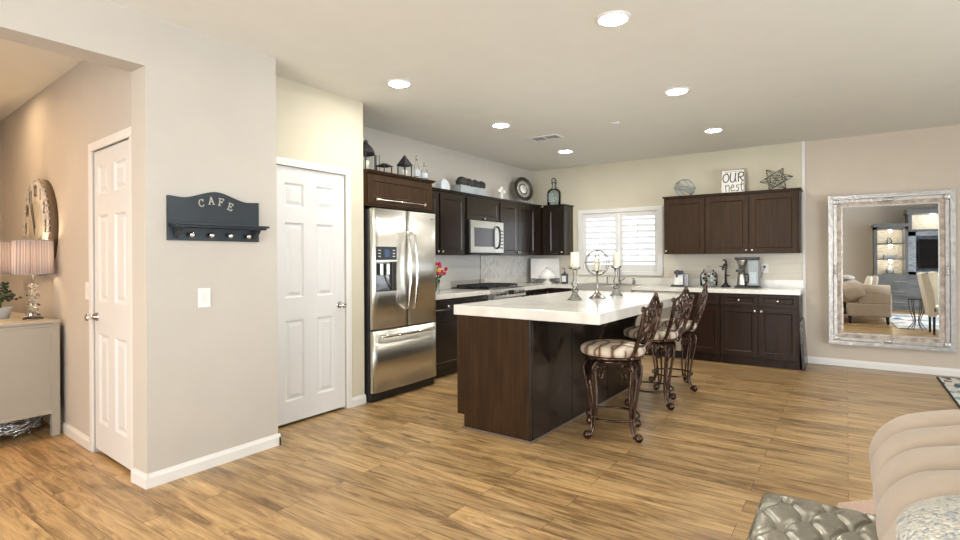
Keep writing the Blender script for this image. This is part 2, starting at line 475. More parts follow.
class MB:
    def __init__(self):
        self.b = bmesh.new()

    def face(self, pts, smooth=False):
        vs = [self.b.verts.new(p) for p in pts]
        f = self.b.faces.new(vs)
        f.smooth = smooth
        return f

    def box(self, x0, x1, y0, y1, z0, z1, bev=0.0, mtx=None, seg=2):
        xs, ys, zs = sorted((x0, x1)), sorted((y0, y1)), sorted((z0, z1))
        c = [Vector((xs[i], ys[j], zs[k])) for i in (0, 1) for j in (0, 1) for k in (0, 1)]
        if mtx:
            c = [mtx @ p for p in c]
        v = [self.b.verts.new(p) for p in c]
        q = [(0, 1, 3, 2), (4, 6, 7, 5), (0, 4, 5, 1), (2, 3, 7, 6), (0, 2, 6, 4), (1, 5, 7, 3)]
        fs = [self.b.faces.new([v[i] for i in f]) for f in q]
        if bev > 0:
            es = list({e for f in fs for e in f.edges})
            bmesh.ops.bevel(self.b, geom=es, offset=bev, segments=seg, affect='EDGES', profile=0.5)
        return self

    def bar(self, p0, p1, w, t, bev=0.0, up=Vector((0, 0, 1))):
        p0, p1 = Vector(p0), Vector(p1)
        d = (p1 - p0)
        L = d.length
        d.normalize()
        s = d.cross(up)
        if s.length < 1e-4:
            s = Vector((1, 0, 0))
        s.normalize()
        u = s.cross(d)
        m = Matrix((s, d, u)).transposed().to_4x4()
        m.translation = p0
        self.box(-w / 2, w / 2, 0, L, -t / 2, t / 2, bev, m)
        return self

    def tube(self, pts, r, seg=8, closed=False, caps=True):
        pts = [Vector(p) for p in pts]
        n = len(pts)
        rr = r if isinstance(r, (list, tuple)) else [r] * n
        rings = []
        prev = None
        for i in range(n):
            if closed:
                t = pts[(i + 1) % n] - pts[i - 1]
            else:
                t = pts[min(i + 1, n - 1)] - pts[max(i - 1, 0)]
            if t.length < 1e-9:
                t = Vector((0, 0, 1))
            t.normalize()
            if prev is None:
                a = Vector((0, 0, 1)) if abs(t.z) < 0.9 else Vector((1, 0, 0))
                nrm = t.cross(a).normalized()
            else:
                nrm = prev - t * prev.dot(t)
                if nrm.length < 1e-6:
                    nrm = t.orthogonal()
                nrm.normalize()
            prev = nrm
            bi = t.cross(nrm)
            rings.append([self.b.verts.new(pts[i] + (nrm * math.cos(2 * PI * k / seg) + bi * math.sin(2 * PI * k / seg)) * rr[i]) for k in range(seg)])
        rng = range(n) if closed else range(n - 1)
        for i in rng:
            A, B = rings[i], rings[(i + 1) % n]
            off = 0
            if closed and i == n - 1:
                off = min(range(seg), key=lambda o: (A[0].co - B[o].co).length)
            for k in range(seg):
                f = self.b.faces.new([A[k], A[(k + 1) % seg], B[(k + 1 + off) % seg], B[(k + off) % seg]])
                f.smooth = True
        if caps and not closed:
            self.b.faces.new(rings[0][::-1])
            self.b.faces.new(rings[-1])
        return self

    def cyl(self, p0, p1, r0, r1=None, seg=20):
        r1 = r0 if r1 is None else r1
        return self.tube([p0, p1], [r0, r1], seg)

    def lathe(self, prof, loc=(0, 0, 0), seg=28, mtx=None, smooth=True, amp=0.0, nf=0, ring=False):
        loc = Vector(loc)
        rings = []
        for (r, z) in prof:
            ring = []
            for k in range(seg):
                a = 2 * PI * k / seg
                q = r * (1 + (amp * math.cos(nf * a) if nf else 0))
                p = Vector((q * math.cos(a), q * math.sin(a), z))
                if mtx:
                    p = mtx @ p
                ring.append(self.b.verts.new(p + loc))
            rings.append(ring)
        for i in range(len(rings) - (0 if ring else 1)):
            A, B = rings[i], rings[(i + 1) % len(rings)]
            for k in range(seg):
                f = self.b.faces.new([A[k], A[(k + 1) % seg], B[(k + 1) % seg], B[k]])
                f.smooth = smooth
        if ring:
            return self
        if prof[0][0] > 1e-5:
            self.b.faces.new(rings[0][::-1])
        if prof[-1][0] > 1e-5:
            self.b.faces.new(rings[-1])
        return self

    def sphere(self, c, r, sc=(1, 1, 1), seg=14, rings=8, jit=0.0):
        prev = None
        c = Vector(c)
        top = self.b.verts.new(c + Vector((0, 0, r * sc[2])))
        bot = self.b.verts.new(c - Vector((0, 0, r * sc[2])))
        R_ = []
        for i in range(1, rings):
            ph = PI * i / rings
            R_.append([self.b.verts.new(c + Vector((r * sc[0] * math.sin(ph) * math.cos(2 * PI * k / seg) * (1 + random.uniform(-jit, jit)),
                                                   r * sc[1] * math.sin(ph) * math.sin(2 * PI * k / seg) * (1 + random.uniform(-jit, jit)),
                                                   r * sc[2] * math.cos(ph)))) for k in range(seg)])
        for k in range(seg):
            self.b.faces.new([top, R_[0][k], R_[0][(k + 1) % seg]]).smooth = True
            self.b.faces.new([bot, R_[-1][(k + 1) % seg], R_[-1][k]]).smooth = True
        for i in range(len(R_) - 1):
            for k in range(seg):
                self.b.faces.new([R_[i][k], R_[i + 1][k], R_[i + 1][(k + 1) % seg], R_[i][(k + 1) % seg]]).smooth = True
        return self

    def prism(self, poly, xf, w0, w1, bev=0.0):
        a = [self.b.verts.new(xf(u, v, w0)) for u, v in poly]
        b = [self.b.verts.new(xf(u, v, w1)) for u, v in poly]
        self.b.faces.new(a[::-1])
        self.b.faces.new(b)
        n = len(poly)
        for i in range(n):
            self.b.faces.new([a[i], a[(i + 1) % n], b[(i + 1) % n], b[i]])
        return self

    def slab(self, u0, u1, v0, v1, T, xf, panels=(), rings=SHAKER):
        """panelled slab: front at w=0, back at w=-T"""
        us = sorted({u0, u1, *[p[0] for p in panels], *[p[1] for p in panels]})
        vs = sorted({v0, v1, *[p[2] for p in panels], *[p[3] for p in panels]})
        for i in range(len(us) - 1):
            for j in range(len(vs) - 1):
                a, b, c, d = us[i], us[i + 1], vs[j], vs[j + 1]
                cu, cv = (a + b) / 2, (c + d) / 2
                if any(p[0] < cu < p[1] and p[2] < cv < p[3] for p in panels):
                    continue
                self.face([xf(a, c, 0), xf(b, c, 0), xf(b, d, 0), xf(a, d, 0)])
        for (a, b, c, d) in panels:
            prev = (0.0, 0.0)
            for (ins, w) in rings:
                o = [(a + prev[0], c + prev[0]), (b - prev[0], c + prev[0]), (b - prev[0], d - prev[0]), (a + prev[0], d - prev[0])]
                n_ = [(a + ins, c + ins), (b - ins, c + ins), (b - ins, d - ins), (a + ins, d - ins)]
                for k in range(4):
                    k2 = (k + 1) % 4
                    self.face([xf(*o[k], prev[1]), xf(*o[k2], prev[1]), xf(*n_[k2], w), xf(*n_[k], w)])
                prev = (ins, w)
            self.face([xf(*p, prev[1]) for p in n_])
        for (p, q) in (((u0, v0), (u1, v0)), ((u1, v0), (u1, v1)), ((u1, v1), (u0, v1)), ((u0, v1), (u0, v0))):
            self.face([xf(*p, 0), xf(*p, -T), xf(*q, -T), xf(*q, 0)])
        self.face([xf(u0, v0, -T), xf(u0, v1, -T), xf(u1, v1, -T), xf(u1, v0, -T)])
        return self

    def stroke(self, pts, w, xf, t=0.002, w0=0.0):
        """flat pen stroke with thickness along a polyline in (u,v)"""
        for (a, b) in zip(pts[:-1], pts[1:]):
            a2, b2 = Vector(a), Vector(b)
            d = (b2 - a2)
            if d.length < 1e-6:
                continue
            d.normalize()
            n_ = Vector((-d.y, d.x)) * w / 2
            e = d * w * 0.3
            poly = [tuple(a2 - e + n_), tuple(a2 - e - n_), tuple(b2 + e - n_), tuple(b2 + e + n_)]
            self.prism(poly, xf, w0, w0 + t)
        return self


def finish(name, mb, material, root_m=None, weld=False):
    if weld:
        bmesh.ops.remove_doubles(mb.b, verts=mb.b.verts, dist=1e-5)
    bmesh.ops.recalc_face_normals(mb.b, faces=mb.b.faces)
    if root_m is not None:
        mb.b.transform(root_m.inverted())
    me = bpy.data.meshes.new(name)
    mb.b.to_mesh(me)
    mb.b.free()
    me.materials.append(M[material] if isinstance(material, str) else material)
    o = bpy.data.objects.new(name, me)
    COL.objects.link(o)
    return o


def root_of(o):
    while o.parent:
        o = o.parent
    return o


def thing(name, label, cat, loc=(0, 0, 0), rz=0.0, group=None):
    o = bpy.data.objects.new(name, None)
    o.empty_display_size = 0.05
    COL.objects.link(o)
    o.location = loc
    o.rotation_euler = (0, 0, rz)
    o['label'] = label
    o['category'] = cat
    if group:
        o['group'] = group
    return o


def part(parent, name, mb, material, label=None, world=True, weld=False):
    """mesh built in world coordinates (world=True) or in the thing's own frame"""
    r = root_of(parent)
    m = Matrix.Translation(r.location) @ r.rotation_euler.to_matrix().to_4x4() if world else None
    o = finish(name, mb, material, m, weld)
    o.parent = parent
    if label:
        o['label'] = label
    return o


def solo(name, label, cat, mb, material, loc=(0, 0, 0), group=None, weld=False):
    o = finish(name, mb, material, Matrix.Translation(loc), weld)
    o.location = loc
    o['label'] = label
    o['category'] = cat
    if group:
        o['group'] = group
    return o


def struct(name, mb, material, parent=None):
    o = finish(name, mb, material)
    if parent:
        o.parent = parent
    else:
        o['kind'] = 'structure'
    return o


def copy_tree(o, parent=None):
    c = o.copy()
    COL.objects.link(c)
    if parent:
        c.parent = parent
    for ch in [x for x in bpy.data.objects if x.parent == o]:
        copy_tree(ch, c)
    return c


def circ(c, r, n, ax='Z', a0=0, a1=2 * PI, closed=True):
    out = []
    for k in range(n if closed else n + 1):
        a = a0 + (a1 - a0) * k / n
        u, v = r * math.cos(a), r * math.sin(a)
        out.append(Vector(c) + Vector((u, v, 0) if ax == 'Z' else (u, 0, v) if ax == 'Y' else (0, u, v)))
    return out


def spline(pts, n=6):
    P = [Vector(p) for p in pts]
    P = [P[0] * 2 - P[1]] + P + [P[-1] * 2 - P[-2]]
    out = []
    for i in range(1, len(P) - 2):
        for k in range(n):
            t = k / n
            a, b, c, d = P[i - 1], P[i], P[i + 1], P[i + 2]
            out.append(0.5 * ((2 * b) + (c - a) * t + (2 * a - 5 * b + 4 * c - d) * t * t + (3 * b - a - 3 * c + d) * t ** 3))
    out.append(P[-2])
    return out


# ================================================================== SETTING
H = 2.73
XL, XP, XK, YB, YB2, XR, YR = -3.31, -3.61, -4.23, 7.62, 7.66, 4.2, -1.75
struct('floor', MB().box(-9.0, 4.6, -2.2, 8.1, -0.12, 0.0), 'floor')
struct('ceiling', MB().box(-9.0, 4.6, -2.2, 8.1, H, H + 0.12), 'ceil')
# left wall block between hall opening and pantry
struct('wall_left', MB().box(-3.49, XL, 1.40, 2.25, 0, H).box(XP, -3.49, 2.13, 2.25, 0, H), 'wall')
struct('wall_header', MB().box(-3.49, XL, YR, 1.40, 2.43, H), 'wall')
struct('wall_left_rear', MB().box(-3.49, XL, YR, -0.9, 0, 2.43), 'wall')
# pantry wall with a door opening
w = MB()
w.box(XP - .12, XP, 2.25, 2.37, 0, H)
w.box(XP - .12, XP, 3.135, 3.345, 0, H)
w.box(XP - .12, XP, 2.37, 3.135, 2.05, H)
w.box(-5.1, XP - .12, 3.225, 3.345, 0, H)
struct('wall_pantry', w, 'wallk')
w = MB()
w.box(-5.1, -5.0, 1.62, 3.345, 0, H)
w.box(-5.0, XP - .12, 3.10, 3.225, 0, H)
struct('wall_closet', w, 'wall')  # unseen walls added behind the doors to stop outside light leaking in
w = MB()
w.box(XK - .12, XK, 3.345, YB + .1, 0, H)
struct('wall_kitchen', w, 'wall')
# kitchen back wall with the window opening
WX0, WX1, WZ0, WZ1 = -3.36, -2.20, 1.10, 1.985
w = MB()
w.box(XK - .12, WX0, YB, YB + .14, 0, H)
w.box(WX1, -0.43, YB, YB + .14, 0, H)
w.box(WX0, WX1, YB, YB + .14, 0, WZ0)
w.box(WX0, WX1, YB, YB + .14, WZ1, H)
struct('wall_back', w, 'wallk')
struct('wall_back_living', MB().box(-0.43, XR + .1, YB2, YB2 + .14, 0, H), 'wallwarmlit')
struct('trim_1', MB().box(-0.452, -0.418, YB - .004, YB2 + .01, 0, H, 0.004), 'trim')
# right and rear walls; their unseen glazed openings are added to let daylight in
w = MB()
w.box(XR, XR + .15, YR, -0.3, 0, H)
w.box(XR, XR + .15, 4.7, YB2 + .1, 0, H)
w.box(XR, XR + .15, -0.3, 4.7, 2.4, H)
struct('wall_right', w, 'wall')
w = MB()
w.box(-3.49, -2.9, YR - .15, YR, 0, H)
w.box(-0.1, XR + .1, YR - .15, YR, 0, H)
w.box(-2.9, -0.1, YR - .15, YR, 2.4, H)
struct('wall_rear', w, 'wall')


def glazing(name, xf, u0, u1, v0, v1, n):
    f = MB()
    fw = 0.06

    def bx(a, b, c, d, w0, w1, m=f):
        p, q = xf(a, c, w0), xf(b, d, w1)
        m.box(p.x, q.x, p.y, q.y, p.z, q.z)
    bx(u0, u1, v1 - fw, v1, -.05, .02)
    bx(u0, u1, v0, v0 + fw, -.05, .02)
    for i in range(n + 1):
        c = u0 + (u1 - u0) * i / n
        c = min(max(c, u0 + fw / 2), u1 - fw / 2)
        bx(c - fw / 2, c + fw / 2, v0 + fw, v1 - fw, -.05, .02)
    o = struct(name, f, 'trim')
    g = MB()
    bx(u0 + fw, u1 - fw, v0 + fw, v1 - fw, -.02, -.015, g)
    struct('window_glass', g, 'pane', o)
    return o


glazing('added_window_2', FX(XR + .06, -1), -0.3, 4.7, 0.0, 2.4, 4)  # unseen window, added for fill daylight from the right
glazing('added_window_3', FY(YR - .06, 1), -2.9, -0.1, 0.0, 2.4, 3)  # unseen window behind the camera, added for daylight towards the kitchen

# hall: slightly turned wall with closet door
HA = R(-3.46)
HM = Matrix.Translation((-3.49, 1.416, 0)) @ Matrix.Rotation(HA, 4, 'Z')


def HX(u, v, w):       # u runs leftwards along the hall wall, w towards the viewer (-Y)
    return HM @ Vector((-u, -w, v))


def hbox(m, u0, u1, w0, w1, v0, v1, bev=0.0):
    m.box(-u1, -u0, -w1, -w0, v0, v1, bev, HM)
    return m


w = MB()
hbox(w, 0.0, 0.06, -.1, 0, 0, H)
hbox(w, 0.745, 3.75, -.1, 0, 0, H)
hbox(w, 0.06, 0.745, -.1, 0, 2.06, H)
struct('wall_hall', w, 'wall')
struct('wall_hall_end', MB().box(-7.15, -7.05, -2.0, 1.8, 0, H), 'wall')
struct('wall_hall_side', MB().box(-7.15, -3.49, -2.0, -1.9, 0, H), 'wall')


def room_door(name, u0, u1, v0, v1, xf, panels, knob_u, knob_v, hinge_u, hinge_z, knobside=1):
    d = struct(name, MB().slab(u0, u1, v0, v1, 0.036, xf, panels, RAISED), 'door')
    k = MB()
    n = xf(0, 0, 1) - xf(0, 0, 0)
    c = xf(knob_u, knob_v, 0)
    rot = n.to_track_quat('Z', 'Y').to_matrix().to_4x4()
    k.lathe([(0.030, 0.0), (0.030, 0.006), (0.012, 0.010), (0.011, 0.034), (0.022, 0.042), (0.027, 0.055), (0.022, 0.068), (0.0, 0.072)], c, 20, rot)
    struct('door_knob', k, 'chrome', d)
    for z in hinge_z:
        h = MB()
        a, b = xf(hinge_u, z - .045, 0.004), xf(hinge_u, z + .045, 0.004)
        h.cyl(a, b, 0.006, seg=10)
        struct('door_hinge', h, 'nickel', d)
    return d


pd = FX(XP - .012)
room_door('door_1', 2.375, 3.13, 0.022, 2.045, pd,
          [(2.525, 2.715, 1.725, 1.925), (2.828, 3.018, 1.725, 1.925), (2.525, 2.715, 1.0, 1.61), (2.828, 3.018, 1.0, 1.61),
           (2.525, 2.715, 0.185, 0.833), (2.828, 3.018, 0.185, 0.833)], 3.07, 0.915, 2.375, ())
hd = lambda u, v, w: HX(u, v, w - 0.006)
room_door('door_2', 0.065, 0.74, 0.03, 2.05, hd,
          [(0.16, 0.37, 1.75, 1.95), (0.48, 0.67, 1.75, 1.95), (0.16, 0.37, 1.03, 1.62), (0.48, 0.67, 1.03, 1.62),
           (0.16, 0.37, 0.21, 0.82), (0.48, 0.67, 0.21, 0.82)], 0.69, 0.93, 0.072, (0.33, 1.84))
# door casings
t = MB()
t.box(XP, XP + .014, 3.133, 3.190, 0, 2.047, .004)
t.box(XP, XP + .014, 2.315, 2.372, 0, 2.047, .004)
t.box(XP, XP + .014, 2.315, 3.190, 2.047, 2.104, .004)
struct('trim_2', t, 'trim')
t = MB()
hbox(t, 0.743, 0.800, 0, .014, 0, 2.055, .004)
hbox(t, 0.004, 0.060, 0, .010, 0, 2.055, .003)
hbox(t, 0.004, 0.800, 0, .014, 2.055, 2.112, .004)
struct('trim_3', t, 'trim')


def base_prof(p0, p1, nrm, h=0.082, th=0.014):
    p0, p1, n_ = Vector((*p0, 0)), Vector((*p1, 0)), Vector((*nrm, 0))
    pr = [(0, 0), (th, 0), (th, h * .70), (th * .55, h * .88), (th * .35, h), (0, h)]
    m = MB()
    a = [m.b.verts.new(p0 + n_ * q + Vector((0, 0, z))) for q, z in pr]
    b = [m.b.verts.new(p1 + n_ * q + Vector((0, 0, z))) for q, z in pr]
    m.b.faces.new(a)
    m.b.faces.new(b[::-1])
    for i in range(len(pr)):
        j = (i + 1) % len(pr)
        m.b.faces.new([a[i], b[i], b[j], a[j]])
    return m


struct('baseboard_left', base_prof((XL, 1.400), (XL, 2.264), (1, 0)), 'trim')
struct('baseboard_jamb', base_prof((-3.49, 1.40), (XL + .0139, 1.40), (0, -1)), 'trim')
struct('baseboard_left_return', base_prof((XP + .02, 2.25), (XL + .014, 2.25), (0, 1)), 'trim')
struct('baseboard_pantry', base_prof((XP, 3.190), (XP, 3.352), (1, 0)), 'trim')
struct('baseboard_back', base_prof((-0.415, YB2), (XR, YB2), (0, -1)), 'trim')
hn = HX(0, 0, 1) - HX(0, 0, 0)
a, b = HX(0.802, 0, 0), HX(3.6, 0, 0)
struct('baseboard_hall', base_prof((a.x, a.y), (b.x, b.y), (hn.x, hn.y)), 'trim')

# kitchen window: casing, sill, shutters, pane
wf = MB()
cy0, cy1 = YB - .022, YB
ox0, ox1, oz0, oz1 = -3.425, -2.135, 1.05, 2.045
wf.box(ox0, ox1, cy0, cy1, WZ1, oz1, .005)
wf.box(ox0, WX0 + .01, cy0, cy1, oz0 + .03, WZ1, .005)
wf.box(WX1 - .01, ox1, cy0, cy1, oz0 + .03, WZ1, .005)
wf.box(ox0, ox1, YB - .035, YB, oz0, WZ0 + .01, .006)
win = struct('window_1', wf, 'trim')
sh = MB()
for (a, b) in ((WX0 + .005, -2.79), (-2.78, WX1 - .005)):
    y0, y1 = YB + .01, YB + .04
    sh.box(a, a + .055, y0, y1, WZ0 + .01, WZ1 - .005, .003)
    sh.box(b - .055, b, y0, y1, WZ0 + .01, WZ1 - .005, .003)
    sh.box(a + .055, b - .055, y0, y1, WZ0 + .01, WZ0 + .11, .003)
    sh.box(a + .055, b - .055, y0, y1, WZ1 - .075, WZ1 - .005, .003)
struct('shutter_frame', sh, 'trim', win)
lv = MB()
for (a, b) in ((WX0 + .06, -2.845), (-2.725, WX1 - .06)):
    n_ = 8
    z0, z1 = WZ0 + .11, WZ1 - .075
    for i in range(n_):
        z = z0 + (z1 - z0) * (i + .5) / n_
        m = Matrix.Translation((0, YB + .028, z)) @ Matrix.Rotation(R(-24), 4, 'X')
        lv.box(a, b, -.042, .042, -.0045, .0045, .003, m, 1)
struct('shutter_louvers', lv, 'trim', win)
rod = MB()
for c in ((WX0 + .06 - 2.845) / 2, (-2.725 + WX1 - .06) / 2):
    rod.box(c - .004, c + .004, YB - .018, YB - .010, WZ0 + .13, WZ1 - .09)
struct('shutter_tilt_rod', rod, 'trim', win)
struct('window_glass', MB().box(WX0, WX1, YB + .10, YB + .105, WZ0, WZ1), 'pane', win)

# ------------------------------------------------------------------ cabinets
KN = [(0.0, 0.026), (0.011, 0.024), (0.0145, 0.018), (0.011, 0.010), (0.006, 0.006), (0.006, 0.0)]


def knob(parent, c, n_):
    rot = Vector(n_).to_track_quat('Z', 'Y').to_matrix().to_4x4()
    part(parent, 'knob', MB().lathe(KN[::-1], c, 14, rot), 'nickel')


def cab_door(root, u0, u1, v0, v1, xf, knob_at=None, name='door', wd='wood', inset=0.055):
    d = part(root, name, MB().slab(u0, u1, v0, v1, 0.019, xf, [(u0 + inset, u1 - inset, v0 + inset, v1 - inset)], SHAKER), wd)
    if knob_at:
        n_ = xf(0, 0, 1) - xf(0, 0, 0)
        knob(d, xf(knob_at[0], knob_at[1], 0), n_)
    return d


# --- left uppers (facing +X, front of doors at -3.88)
UF = -3.88
fx = FX(UF)


def upper_left(label, y0, y1, z0, z1, doors, crown=True):
    r = thing('wall_cabinet', label, 'cabinet', (UF - .17, (y0 + y1) / 2, z0), group=None)
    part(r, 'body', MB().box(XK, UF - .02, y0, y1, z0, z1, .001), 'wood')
    for (a, b, k) in doors:
        cab_door(r, a, b, z0 + .004, z1 - .025, fx, k)
    c = MB()
    c.box(XK, UF + .004, y0, y1, z1, z1 + .012)
    c.box(XK, UF + .018, y0, y1, z1 + .012, z1 + .026, .003)
    part(r, 'crown_moulding', c, 'wood')
    return r


UT = 2.10
upper_left('dark wall cabinet between the refrigerator and the microwave, its two knobs low at the centre', 4.325, 5.300, 1.355, UT, [(4.33, 4.755, (4.73, 1.395)), (4.785, 5.262, (4.81, 1.395))])
upper_left('short dark wall cabinet directly above the microwave', 5.302, 6.062, 1.80, UT, [(5.315, 6.05, (5.68, 1.822))])
upper_left('tall dark double-door wall cabinet right of the microwave, below the round plate', 6.064, 7.265, 1.355, UT, [(6.085, 6.555, (6.53, 1.395)), (6.565, 7.06, (6.59, 1.395))])
# corner cabinet on back wall
r = thing('wall_cabinet', 'narrow dark corner wall cabinet left of the window, under the big glass bottle', 'cabinet', (-3.7, 7.45, 1.355))
part(r, 'body', MB().box(XK, -3.515, 7.31, YB, 1.355, UT, .001), 'wood')
cab_door(r, -3.80, -3.522, 1.36, UT - .025, FY(7.29), (-3.548, 1.40))
c = MB()
c.box(UF + .02, -3.508, 7.283, YB, UT, UT + .012)
c.box(UF + .02, -3.492, 7.270, YB, UT + .012, UT + .026, .003)
part(r, 'crown_moulding', c, 'wood')

# --- right uppers
fy = FY(7.29)


def upper_right(label, x0, x1, doors, z0=1.355, z1=UT):
    r = thing('wall_cabinet', label, 'cabinet', ((x0 + x1) / 2, 7.45, z0))
    part(r, 'body', MB().box(x0, x1, 7.31, YB, z0, z1, .001), 'wood2')
    for (a, b, k) in doors:
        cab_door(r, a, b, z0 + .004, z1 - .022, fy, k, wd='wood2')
    c = MB()
    c.box(x0 - (.004 if x0 < -2 else 0), x1 + (.006 if x1 > -.6 else 0), 7.283, YB, z1, z1 + .012)
    c.box(x0 - (.015 if x0 < -2 else 0), x1 + (.02 if x1 > -.6 else 0), 7.268, YB, z1 + .012, z1 + .026, .003)
    part(r, 'crown_moulding', c, 'wood2')


upper_right('single-door brown wall cabinet right beside the window, under the round wire orb', -2.035, -1.510, [(-2.024, -1.516, (-2.0, 1.395))])
upper_right('double-door brown wall cabinet under the framed lettered sign and the star ornament', -1.508, -0.460, [(-1.503, -1.005, (-1.030, 1.395)), (-0.990, -0.476, (-0.965, 1.395))])

# --- cabinet over the refrigerator
r = thing('wall_cabinet', 'deep brown cabinet with one wide flap door above the refrigerator', 'cabinet', (-3.85, 3.83, 1.80))
part(r, 'body', MB().box(XK, -3.60, 3.352, 4.30, 1.80, 2.105, .001), 'wood2')
ffx = FX(-3.58)
d = part(r, 'door', MB().slab(3.372, 4.28, 1.828, 2.09, 0.019, ffx, [(3.43, 4.222, 1.885, 2.04)], SHAKER), 'wood2')
hb = MB()
hb.cyl((-3.548, 3.44, 1.862), (-3.548, 4.15, 1.862), 0.006, seg=10)
for y in (3.46, 4.13):
    hb.lathe([(0.009, 0), (0.008, .018), (0.015, .026), (0.015, .036), (0.0, .040)], (-3.58, y, 1.862), 12, Matrix.Rotation(R(90), 4, 'Y'))
part(d, 'handle', hb, 'nickel')
c = MB()
c.box(XK, -3.574, 3.350, 4.304, 2.105, 2.118)
c.box(XK, -3.560, 3.350, 4.318, 2.118, 2.132, .003)
part(r, 'crown_moulding', c, 'wood2')
part(r, 'side_panel', MB().box(XK, -3.60, 4.285, 4.30, 0, 1.80), 'wood')

# ------------------------------------------------------------------ refrigerator
r = thing('refrigerator', 'stainless steel french door refrigerator with water dispenser', 'refrigerator', (-3.85, 3.80, 0))
part(r, 'body', MB().box(-4.20, -3.565, 3.362, 4.255, 0.02, 1.765, .004), 'black')
part(r, 'toe_grille', MB().box(-3.68, -3.545, 3.368, 4.255, 0.008, 0.085, .006), 'black')


def fr_door(name, y0, y1, z0, z1, cut=None):
    m = MB()
    x0, x1 = -3.563, -3.515
    n_ = 14
    prof = []
    for i in range(n_ + 1):
        t_ = i / n_
        y = y0 + (y1 - y0) * t_
        e = min(t_, 1 - t_) * (y1 - y0)
        x = x1 - (0.018 * max(0, 1 - e / 0.018) ** 2) + 0.006 * math.sin(PI * ((y - 3.34) / 0.92))
        prof.append((y, x))
    ys = sorted({p[0] for p in prof} | {y0 + .004, y1 - .004, y0 + .01, y1 - .01} | (set(cut[:2]) if cut else set()))

    def X(y):
        e = min(y - y0, y1 - y)
        return x1 - 0.018 * max(0, 1 - e / 0.018) ** 2 + 0.006 * math.sin(PI * ((y - 3.34) / 0.92))
    zs = [z0, z1] if not cut else [z0, cut[2], cut[3], z1]
    for j in range(len(zs) - 1):
        for i in range(len(ys) - 1):
            a, b = ys[i], ys[i + 1]
            if cut and j == 1 and a >= cut[0] - 1e-6 and b <= cut[1] + 1e-6:
                continue
            m.face([(X(a), a, zs[j]), (X(b), b, zs[j]), (X(b), b, zs[j + 1]), (X(a), a, zs[j + 1])], True)
    for z in (z0, z1):
        m.face([(x0, y0, z)] + [(X(y), y, z) for y in ys] + [(x0, y1, z)])
    for y in (y0, y1):
        m.face([(x0, y, z0), (X(y), y, z0), (X(y), y, z1), (x0, y, z1)])
    if cut:
        a, b, c, d_ = cut
        xx = x1 - .046
        m.face([(xx, a, c), (xx, b, c), (xx, b, d_), (xx, a, d_)])
        m.face([(xx, a, c), (X(a), a, c), (X(a), a, d_), (xx, a, d_)])
        m.face([(xx, b, c), (X(b), b, c), (X(b), b, d_), (xx, b, d_)])
        m.face([(xx, a, c), (xx, b, c), (X(b), b, c), (X(a), a, c)])
        m.face([(xx, a, d_), (xx, b, d_), (X(b), b, d_), (X(a), a, d_)])
    return part(r, name, m, 'steel', weld=True)


ld = fr_door('door', 3.372, 3.817, 0.665, 1.775, (3.405, 3.665, 1.01, 1.285))
rd = fr_door('door', 3.829, 4.263, 0.665, 1.775)
dr = fr_door('freezer_drawer', 3.372, 4.263, 0.09, 0.652)
m = MB()
m.box(-3.560, -3.557, 3.41, 3.66, 1.015, 1.28)
m.box(-3.557, -3.520, 3.41, 3.66, 1.012, 1.022)
part(ld, 'dispenser_recess', m, 'glassb')
m = MB()
m.box(-3.557, -3.530, 3.475, 3.515, 1.16, 1.27, .006)
m.box(-3.557, -3.530, 3.56, 3.60, 1.16, 1.27, .006)
m.tube([(-3.54, 3.56, 1.18), (-3.543, 3.58, 1.12), (-3.550, 3.62, 1.04)], .006, 6)
part(ld, 'dispenser_paddle', m, 'steel')
part(ld, 'dispenser_panel', MB().box(-3.56, -3.505, 3.405, 3.665, 1.30, 1.425, .003), 'black')
m = MB()
m.box(-3.505, -3.503, 3.50, 3.57, 1.33, 1.40)
part(ld, 'display', m, 'display')
m = MB()
for z in (1.335, 1.362, 1.39):
    for y in (3.425, 3.61):
        part(ld, 'button', MB().box(-3.505, -3.5035, y, y + .03, z - .004, z + .004), 'zincl')
part(ld, 'dispenser_ledge', MB().box(-3.56, -3.495, 3.40, 3.67, 1.284, 1.302, .003), 'steel')
for (dd, y, s) in ((ld, 3.778, 1), (rd, 3.868, -1)):
    pts = spline([(-3.517, y, 0.83), (-3.465, y, 0.85), (-3.437, y - .0 * s, 1.02), (-3.430, y, 1.20), (-3.437, y, 1.38), (-3.465, y, 1.55), (-3.517, y, 1.57)], 5)
    part(dd, 'handle', MB().tube(pts, 0.0125, 10), 'chrome')
pts = spline([(-3.517, 3.45, 0.60), (-3.47, 3.47, 0.60), (-3.452, 3.62, 0.60), (-3.448, 3.80, 0.60), (-3.452, 4.0, 0.60), (-3.47, 4.16, 0.60), (-3.517, 4.18, 0.60)], 5)
part(dr, 'handle', MB().tube(pts, 0.0125, 10), 'chrome')
part(rd, 'badge', MB().box(-3.513, -3.511, 4.17, 4.215, 1.712, 1.719), 'steel_d')

# ------------------------------------------------------------------ base cabinets (left run)
BF = -3.62
bx = FX(BF)


def base_left(label, y0, y1, units):
    r = thing('base_cabinet', label, 'cabinet', (-3.92, (y0 + y1) / 2, 0))
    m = MB()
    m.box(XK + .025, BF - .02, y0, y1, 0.10, 0.868, .001)
    m.box(XK + .025, BF - .075, y0, y1, 0.0, 0.10)
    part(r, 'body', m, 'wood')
    for (a, b) in units:
        d = part(r, 'drawer', MB().slab(a, b, 0.715, 0.850, .019, bx, [(a + .03, b - .03, .745, .822)], SHAKER), 'wood')
        knob(d, bx((a + b) / 2, 0.783, 0), (1, 0, 0))
        cab_door(r, a, b, 0.115, 0.700, bx, (b - .035, 0.66))
    return r


